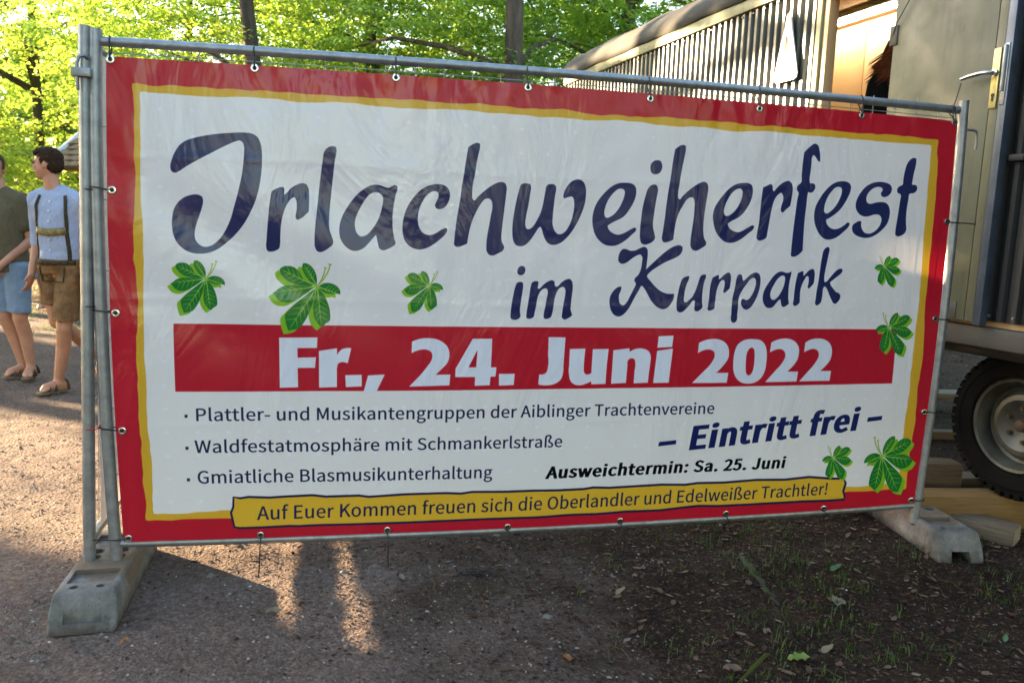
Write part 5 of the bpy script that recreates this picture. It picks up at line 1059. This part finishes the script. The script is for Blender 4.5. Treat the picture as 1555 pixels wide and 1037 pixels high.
gy = gh(-1.39, 3.76)
J2 = dict(head=(-.050, -.02, 1.775), neck=(-.010, .0, 1.585), chest=(.015, 0, 1.33), pelvis=(.015, 0, 1.00), shl=(-.165, .02, 1.505), shr=(.190, -.02, 1.505),
          ell=(-.185, .05, 1.205), wrl=(-.195, -.04, .950), elr=(.235, .02, 1.205), wrr=(.235, -.06, .96), hsl=1, hsr=-1,
          hipl=(-.075, .01, .97), knl=(-.055, .02, .56), anl=(.100, .38, .20), tol=(.115, .30, .045),
          hipr=(.095, -.01, .97), knr=(.085, -.13, .525), anr=(.005, -.10, .10), tor=(-.045, -.245, .050))
p2 = person('man in a light blue shirt and leather shorts walking beside the left fence posts', (-1.36, 3.76, gy), J2, 'skin_tan', 'hair_brown', R_(-78), .04)
s2 = shirt(p2, J2, 'blue_shirt', .985, 1.12, .93)
sh2 = shorts(p2, J2, 'leather', 1.055, .70, .585, 'leather_shorts', .094)
def on_cloth(o, pts, wd, mat, name, parent, th=.006):
    """a flat band laid over the front of a garment"""
    bm = bmesh.new(); bm.from_mesh(o.data); tr = BVHTree.FromBMesh(bm); bm.free(); V = []
    P = [Vector((x, 0, z)) for x, z in pts]; Q = []
    for a, b in zip(P[:-1], P[1:]):
        n_ = max(2, int((b - a).length / .015)); Q += [a.lerp(b, t / n_) for t in range(n_)]
    Q.append(P[-1])
    for i, p in enumerate(Q):
        d = (Q[min(i + 1, len(Q) - 1)] - Q[max(i - 1, 0)]).normalized(); s = Vector((-d.z, 0, d.x)) * wd / 2
        for k in (-1, 1):
            q = p + s * k; h = tr.ray_cast(Vector((q.x, -1, q.z)), Vector((0, 1, 0)))[0]
            V.append((q.x, (h.y if h else -.05) - th, q.z))
    n_ = len(Q); F = [(2 * i, 2 * i + 1, 2 * i + 3, 2 * i + 2) for i in range(n_ - 1)]
    me = evaluated(new_mesh(name, V, F), [('SOLIDIFY', dict(thickness=.006, offset=0))]); return obj(name, me, M[mat], parent)
br = on_cloth(s2, [(-.125, 1.05), (-.115, 1.27), (-.105, 1.46), (-.085, 1.545)], .023, 'strap_leather', 'brace', sh2)
on_cloth(s2, [(.135, 1.05), (.125, 1.27), (.125, 1.46), (.110, 1.545)], .023, 'strap_leather', 'brace', sh2)
on_cloth(s2, [(-.110, 1.275), (0, 1.262), (.122, 1.275)], .055, 'embroidery', 'chest_bridge', sh2, .011)
on_cloth(sh2, [(-.15, 1.035), (0, 1.028), (.17, 1.035)], .034, 'strap_leather', 'waistband', sh2, .007)
on_cloth(sh2, [(-.085, 1.0), (-.085, .885), (.105, .885), (.105, 1.0)], .007, 'strap_leather', 'flap_seam', sh2, .005)
for z in (1.12, 1.20, 1.34, 1.42, 1.49): on_cloth(s2, [(.003, z), (.003, z + .012)], .012, 'white_button', 'button', s2, .006)
sandal(p2, J2['anr'], J2['tor'], 'r'); sandal(p2, J2['anl'], J2['tol'], 'l')

J1 = dict(head=(-.095, -.02, 1.745), neck=(-.070, .0, 1.565), chest=(-.075, 0, 1.30), pelvis=(-.03, 0, .965), shl=(-.275, .03, 1.485), shr=(.110, .0, 1.485),
          ell=(-.335, .05, 1.18), wrl=(-.315, -.08, .95), elr=(.165, .02, 1.175), wrr=(.020, -.175, .965), hsl=1, hsr=-1,
          hipl=(-.115, .01, .94), knl=(-.060, -.03, .53), anl=(.035, .03, .11), tol=(-.035, -.10, .050),
          hipr=(.06, -.01, .94), knr=(.085, -.06, .52), anr=(.130, -.02, .115), tor=(.175, -.16, .055))
l1 = on_ground(27, 574); p1 = person('man in an olive polo shirt and denim shorts cut off by the left edge', (l1.x, l1.y, gh(l1.x, l1.y)), J1, 'skin_tan', 'hair_light', R_(30), .05)
s1 = shirt(p1, J1, 'olive_cloth', .905, .62, 1.06, 'polo_shirt')
d1 = shorts(p1, J1, 'denim', 1.0, .575, .575, 'denim_shorts', .084)
sandal(p1, J1['anr'], J1['tor'], 'r'); sandal(p1, J1['anl'], J1['tol'], 'l')

J3 = dict(head=(0, 0, 1.62), neck=(0, 0, 1.46), chest=(0, 0, 1.22), pelvis=(0, 0, .92), shl=(-.17, 0, 1.38), shr=(.17, 0, 1.38), ell=(-.22, .02, 1.1), wrl=(-.2, -.05, .86), elr=(.22, .02, 1.1), wrr=(.2, -.05, .86),
          hipl=(-.08, 0, .88), knl=(-.09, -.03, .48), anl=(-.08, .02, .09), tol=(-.08, -.12, .04), hipr=(.08, 0, .88), knr=(.09, -.05, .48), anr=(.09, 0, .09), tor=(.09, -.14, .04))
l3 = on_ground(74, 470); p3 = person('distant person in grey blue trousers standing between the two men', (l3.x, l3.y, gh(l3.x, l3.y)), J3, 'skin', 'hair_brown', 0)
shirt(p3, J3, 'black_cloth', .90, .6); t3 = shorts(p3, J3, 'grey_cloth', .97, .10, .10, 'trousers', .075)

# woman inside the wagon
J4 = dict(head=(0, 0, 1.555), neck=(0, .01, 1.40), chest=(0, 0, 1.17), pelvis=(0, 0, .86), shl=(-.155, .0, 1.325), shr=(.155, 0, 1.325), ell=(-.205, -.02, 1.05), wrl=(-.13, -.20, .98), elr=(.2, .02, 1.05), wrr=(.2, -.1, .85), hsl=1, hsr=-1,
          hipl=(-.08, 0, .83), knl=(-.08, -.02, .45), anl=(-.08, .02, .09), tol=(-.08, -.12, .04), hipr=(.08, 0, .83), knr=(.09, -.02, .45), anr=(.09, 0, .09), tor=(.09, -.14, .04))
w4 = wl(.62, 1.86, 1.048)
p4 = person('woman with swinging auburn hair in a black top inside the wagon doorway', w4, J4, 'skin', 'hair_auburn', R_(205), .15)
shirt(p4, J4, 'black_cloth', .80, .55, .9); shorts(p4, J4, 'grey_cloth', .92, .10, .10, 'trousers', .07)
hb = MB(); rh = random.Random(3)
for i in range(330):
    a = rh.uniform(1.6, 5.0); st = Vector((.075 * math.cos(a), .085 * math.sin(a), 1.555 + rh.uniform(0, .10)))
    sw = rh.uniform(.03, .15) * (1 if math.cos(a) < .2 else .4); L = rh.uniform(.17, .27)
    q = [st, st + Vector((-.02 - sw * .25, -.01, -L * .35)), st + Vector((-sw * .6, -.015, -L * .7)), st + Vector((-sw * 1.2, -.01, -L))]
    hb.tube(q, [.007, .0065, .005, .001], 4, False)
obj('long_hair', hb.mesh('long_hair'), M['hair_auburn'], p4)

# ------------------------------------------------------------------ ground cover
def scatter(name, n, region, mk, mat, dens=None, seed=1, smooth_=False):
    r = np.random.RandomState(seed); V = []; F = []; made = 0
    while made < n:
        x = r.uniform(region[0], region[1]); y = r.uniform(region[2], region[3])
        if dens and r.rand() > dens(x, y): continue
        made += 1; vs, fs = mk(r); k = len(V); a = r.uniform(0, 6.28); c, s = math.cos(a), math.sin(a); z = gh(x, y)
        V += [(x + p[0] * c - p[1] * s, y + p[0] * s + p[1] * c, z + p[2]) for p in vs]; F += [tuple(i + k for i in f) for f in fs]
    return obj(name, new_mesh(name, V, F, smooth_), mat, kind='stuff')
def stone(lo, hi):
    def f(r):
        s = lo + (hi - lo) * r.rand() ** 2.5; b = [(1, 0, 0), (.3, .9, 0), (-.8, .6, 0), (-.9, -.4, 0), (.1, -1, 0), (.0, .0, .75), (-.3, .1, .6)]
        j = [(p[0] * s * r.uniform(.7, 1.2), p[1] * s * r.uniform(.6, 1.1), p[2] * s * r.uniform(.6, 1.1)) for p in b]
        return j, [(0, 1, 5), (1, 2, 6, 5), (2, 3, 6), (3, 4, 6), (4, 0, 5), (4, 5, 6)]
    return f
def isl(name, stops, rough=.85):
    n = NT(name); g = n.geo(); n.col(n.ramp(g.outputs['Random Per Island'], stops)); n.set(Roughness=rough); n.b.inputs['Specular IOR Level'].default_value = .25; return n.m
M['pebble'] = isl('pebbles', [(0, lin(.055, .046, .040)), (.5, lin(.12, .10, .085)), (.9, lin(.19, .17, .15)), (1, lin(.38, .36, .33))])
M['chips'] = isl('bark_and_leaf_litter', [(0, lin(.016, .009, .006)), (.45, lin(.042, .020, .012)), (.75, lin(.08, .040, .022)), (.95, lin(.14, .088, .052)), (1, lin(.28, .21, .15))])
M['grass'] = foliage('grass_blade', lin(.02, .04, .008), lin(.045, .075, .014), lin(.08, .10, .025), lin(.10, .18, .03), .3)
sx = lambda x, y: 1 / (1 + math.exp(-(x * 1.0 + .15 * y - 1.2 + .6 * noise.noise(Vector((x * 1.3, y * 1.3, 2)))) * 3.2))
scatter('pebbles', 17000, (-2.2, 4.5, -1.4, 1.6), stone(.0022, .0085), M['pebble'], lambda x, y: 1 - .93 * sx(x, y), 3, False)
scatter('pebbles', 5000, (-4.5, 1.5, 1.6, 6.0), stone(.005, .012), M['pebble'], None, 4, False)
scatter('large_pebbles', 60, (-.6, 1.6, -1.2, .6), stone(.010, .024), M['pebble'], None, 5, True)
def chip(r):
    L = r.uniform(.003, .012) * (2.2 if r.rand() < .035 else 1); w_ = L * r.uniform(.25, .7); t = [r.uniform(0, .006) for _ in range(4)]
    return [(-L, 0, t[0]), (0, w_, t[1] + .001), (L, 0, t[2]), (0, -w_, t[3])], [(0, 1, 2), (0, 2, 3)]
scatter('leaf_litter', 42000, (-.3, 5.2, -1.4, 2.2), chip, M['chips'], lambda x, y: .06 + .94 * sx(x, y), 7)
scatter('leaf_litter', 9000, (1.5, 10, 2.2, 9), lambda r: ([(a * 2.2, b * 2.2, c * 2.2) for a, b, c in chip(r)[0]], [(0, 1, 2), (0, 2, 3)]), M['chips'], None, 8)
def tuft(nb, h0, h1, sp):
    def f(r):
        V = []; F = []
        for _ in range(r.randint(2, nb)):
            a = r.uniform(0, 6.28); h = r.uniform(h0, h1); w_ = r.uniform(.0010, .0022); bx_, by_ = r.normal(0, sp, 2); dx, dy = math.cos(a) * h * .55, math.sin(a) * h * .55; px_, py_ = -math.sin(a) * w_, math.cos(a) * w_; k = len(V)
            V += [(bx_ - px_, by_ - py_, 0), (bx_ + px_, by_ + py_, 0), (bx_ + dx * .4 - px_, by_ + dy * .4 - py_, h * .65), (bx_ + dx * .4 + px_, by_ + dy * .4 + py_, h * .65), (bx_ + dx, by_ + dy, h)]
            F += [(k, k + 1, k + 3, k + 2), (k + 2, k + 3, k + 4)]
        return V, F
    return f
gd = lambda x, y: max(0, sx(x - .7, y)) * (1 if noise.noise(Vector((x * 2.1, y * 2.1, 11))) > .02 else .12)
scatter('grass', 1500, (1.6, 5.0, -1.3, .8), tuft(7, .010, .045, .014), M['grass'], gd, 9)
scatter('grass', 9000, (3.5, 16, 5.5, 17), tuft(7, .06, .16, .06), M['grass'], None, 10)
scatter('grass', 5000, (-14, -1.5, 7.0, 16), tuft(7, .04, .12, .06), M['grass'], lambda x, y: .9 if noise.noise(Vector((x * .5, y * .5, 4))) > 0 else .15, 12)
def dead(r):
    L = r.uniform(.010, .026); w_ = L * r.uniform(.35, .6); c = r.uniform(.2, .7) * L; t = r.uniform(-.3, .3) * L
    V = []
    for i, (x, k) in enumerate(((-1, .05), (-.5, .8), (0, 1), (.55, .7), (1, .05))):
        z = .003 + c * (x * x) * .5 + (t * x * .3 if i else 0)
        V += [(x * L, -k * w_, z + c * k * .5), (x * L, r.uniform(-.1, .1) * w_, z), (x * L, k * w_ * r.uniform(.7, 1), z + c * k * .35)]
    return V, [(i * 3 + j, i * 3 + 3 + j, i * 3 + 4 + j, i * 3 + 1 + j) for i in range(4) for j in (0, 1)]
M['dead'] = isl('curled_dead_leaves', [(0, lin(.05, .026, .014)), (.5, lin(.105, .058, .033)), (.85, lin(.16, .10, .058)), (1, lin(.22, .17, .11))], .7)
scatter('dead_leaves', 520, (.9, 5.0, -1.35, 1.2), dead, M['dead'], lambda x, y: sx(x, y) * (1 if noise.noise(Vector((x * 1.7, y * 1.7, 21))) > 0 else .25), 15, True)
# twigs
r = random.Random(8); mb = MB()
for i in range(46):
    x, y = r.uniform(.9, 4.6), r.uniform(-1.25, .5); a = r.uniform(0, 3.14); L = r.uniform(.03, .11); z = gh(x, y) + .004
    mb.tube([(x, y, z), (x + math.cos(a) * L * .5, y + math.sin(a) * L * .5, z + .005), (x + math.cos(a + .3) * L, y + math.sin(a + .3) * L, z + .001)], [.0016, .0014, .0008], 5)
obj('twigs', mb.mesh('twigs'), M['timber_brown'], kind='stuff')
# single fallen leaves large enough to pick out
def fallen(px, py, size, color, rz, label, lobes=False):
    p = on_ground(px, py); n = 9; V = []; 
    for i in range(n):
        t = i / (n - 1); w_ = math.sin(math.pi * min(t * 1.05, 1)) ** .8 * .30 * size * (1 + (.45 * math.sin(i * 2.4) if lobes else .06 * math.sin(i * 3)))
        zc = .010 + .010 * math.sin(t * 3 + px)
        for k in (-1, 0, 1): V.append(((t - .5) * size, k * w_, zc + (.006 if k else 0) + .004 * math.sin(px + i + k)))
    F = [(i * 3 + k, (i + 1) * 3 + k, (i + 1) * 3 + k + 1, i * 3 + k + 1) for i in range(n - 1) for k in (0, 1)]
    if color not in M: M[color] = {'dry': lambda: simple('dry_leaf', lin(.15, .09, .055), lin(.09, .052, .03), 60, .7), 'pale': lambda: simple('pale_dry_leaf', lin(.22, .18, .105), lin(.14, .105, .06), 60, .7), 'green': lambda: simple('green_fallen_leaf', lin(.07, .16, .06), lin(.05, .10, .04), 60, .5), 'yellow': lambda: simple('yellow_green_leaf', lin(.16, .22, .03), lin(.10, .15, .02), 60, .5), 'orange': lambda: simple('orange_leaf', lin(.30, .12, .03), lin(.2, .08, .02), 60, .6)}[color]()
    o = obj('fallen_leaf', new_mesh('fallen_leaf', V, F), M[color], None, (p.x, p.y, gh(p.x, p.y)), (R_(8), 0, rz)); tag(o, label, 'leaf', 'fallen leaves on the ground')
fallen(1272, 913, .085, 'pale', -.3, 'largest pale lobed leaf on the dark soil below the right half of the banner', True)
fallen(1268, 863, .055, 'green', .1, 'bluish green leaf lying above the large pale leaf')
fallen(1212, 1003, .07, 'yellow', -.4, 'yellow green lobed leaf at the lower edge of the picture', True)
fallen(1415, 884, .05, 'dry', -.2, 'pale brown narrow leaf between the pale lobed leaf and the right fence foot')
fallen(1405, 847, .035, 'dry', .8, 'small brown leaf against the right fence foot')
fallen(1287, 816, .035, 'dry', .3, 'brown leaf just under the bottom rail near the right')
fallen(1255, 987, .05, 'pale', .1, 'pale leaf lying right of the mossy root near the lower edge')
fallen(1112, 1020, .06, 'dry', -.5, 'brown leaf at the lower edge left of the mossy root')
fallen(1535, 937, .05, 'dry', .5, 'brown leaf near the right picture edge')
fallen(1440, 1000, .045, 'dry', 1.2, 'brown leaf near the lower right corner')
fallen(1195, 818, .03, 'dry', .2, 'small tan leaf under the middle right of the bottom rail')
fallen(941, 898, .045, 'pale', .2, 'tan leaf on the gravel below the middle of the banner')
fallen(1000, 897, .05, 'dry', -.1, 'brown leaf right of the tan leaf below the middle of the banner')
fallen(863, 998, .045, 'orange', 0, 'dull orange leaf low in the middle of the foreground')
fallen(188, 978, .03, 'orange', .6, 'small orange leaf in front of the left concrete foot')
fallen(415, 937, .055, 'pale', .3, 'large pale leaf on the gravel right of the left concrete foot')
fallen(1525, 972, .03, 'green', .6, 'small green leaf at the lower right picture edge')
# long blade leaf and mossy root
p = on_ground(1150, 1035); q = [Vector((p.x - .10, p.y - .03, .01)), Vector((p.x - .02, p.y, .05)), Vector((p.x + .05, p.y + .05, .055)), Vector((p.x + .10, p.y + .10, .03))]
tag(obj('plantain_leaf', MB().tube(q, [.003, .011, .010, .002], 6, True, .15).mesh('plantain_leaf'), M['grass']), 'long green blade leaf at the bottom edge left of the yellow green leaf', 'leaf')
pts = [on_ground(x, y) for x, y in ((1112, 825), (1136, 850), (1152, 872), (1172, 898), (1190, 925))]
path = [Vector((p.x, p.y, gh(p.x, p.y) - .013 + .004 * math.sin(i * 2))) for i, p in enumerate(pts)]
me = MB().tube(path, [.006, .022, .026, .020, .006], 14).mesh('tree_root'); me = evaluated(me, [('SUBSURF', dict(levels=2))])
for v in me.vertices: v.co += v.normal * .012 * noise.noise(v.co * 30)
nm = NT('mossy_bark'); nm.col(nm.ramp(nm.noise(16, 5, .7), [(.4, lin(.06, .05, .038)), (.6, lin(.055, .075, .015))])); nm.set(Roughness=.95); nm.bump(nm.noise(90, 5, .7), .8, .01)
tag(obj('tree_root', me, nm.m), 'moss covered tree root breaking through the dark soil at the lower right', 'root')
# scuffed hollow with dark debris under the banner
p = on_ground(718, 872); mb = MB()
for i in range(26):
    a = r.uniform(0, 6.28); d = r.uniform(0, .05); L = r.uniform(.01, .035); c = Vector((p.x + math.cos(a) * d * 1.6, p.y + math.sin(a) * d * .7, gh(p.x, p.y) + .004))
    b = r.uniform(0, 6.28); mb.tube([c, c + Vector((math.cos(b) * L, math.sin(b) * L * .6, r.uniform(0, .012)))], [.004, .0015], 5)
tag(obj('debris_clump', mb.mesh('debris_clump'), M['dark_steel']), 'small dark clump of debris on the gravel below the banner', 'debris')
print('objects', len(bpy.data.objects), 'tris', sum(len(o.data.loop_triangles) if not o.data.calc_loop_triangles() else 0 for o in bpy.data.objects if o.type == 'MESH'))
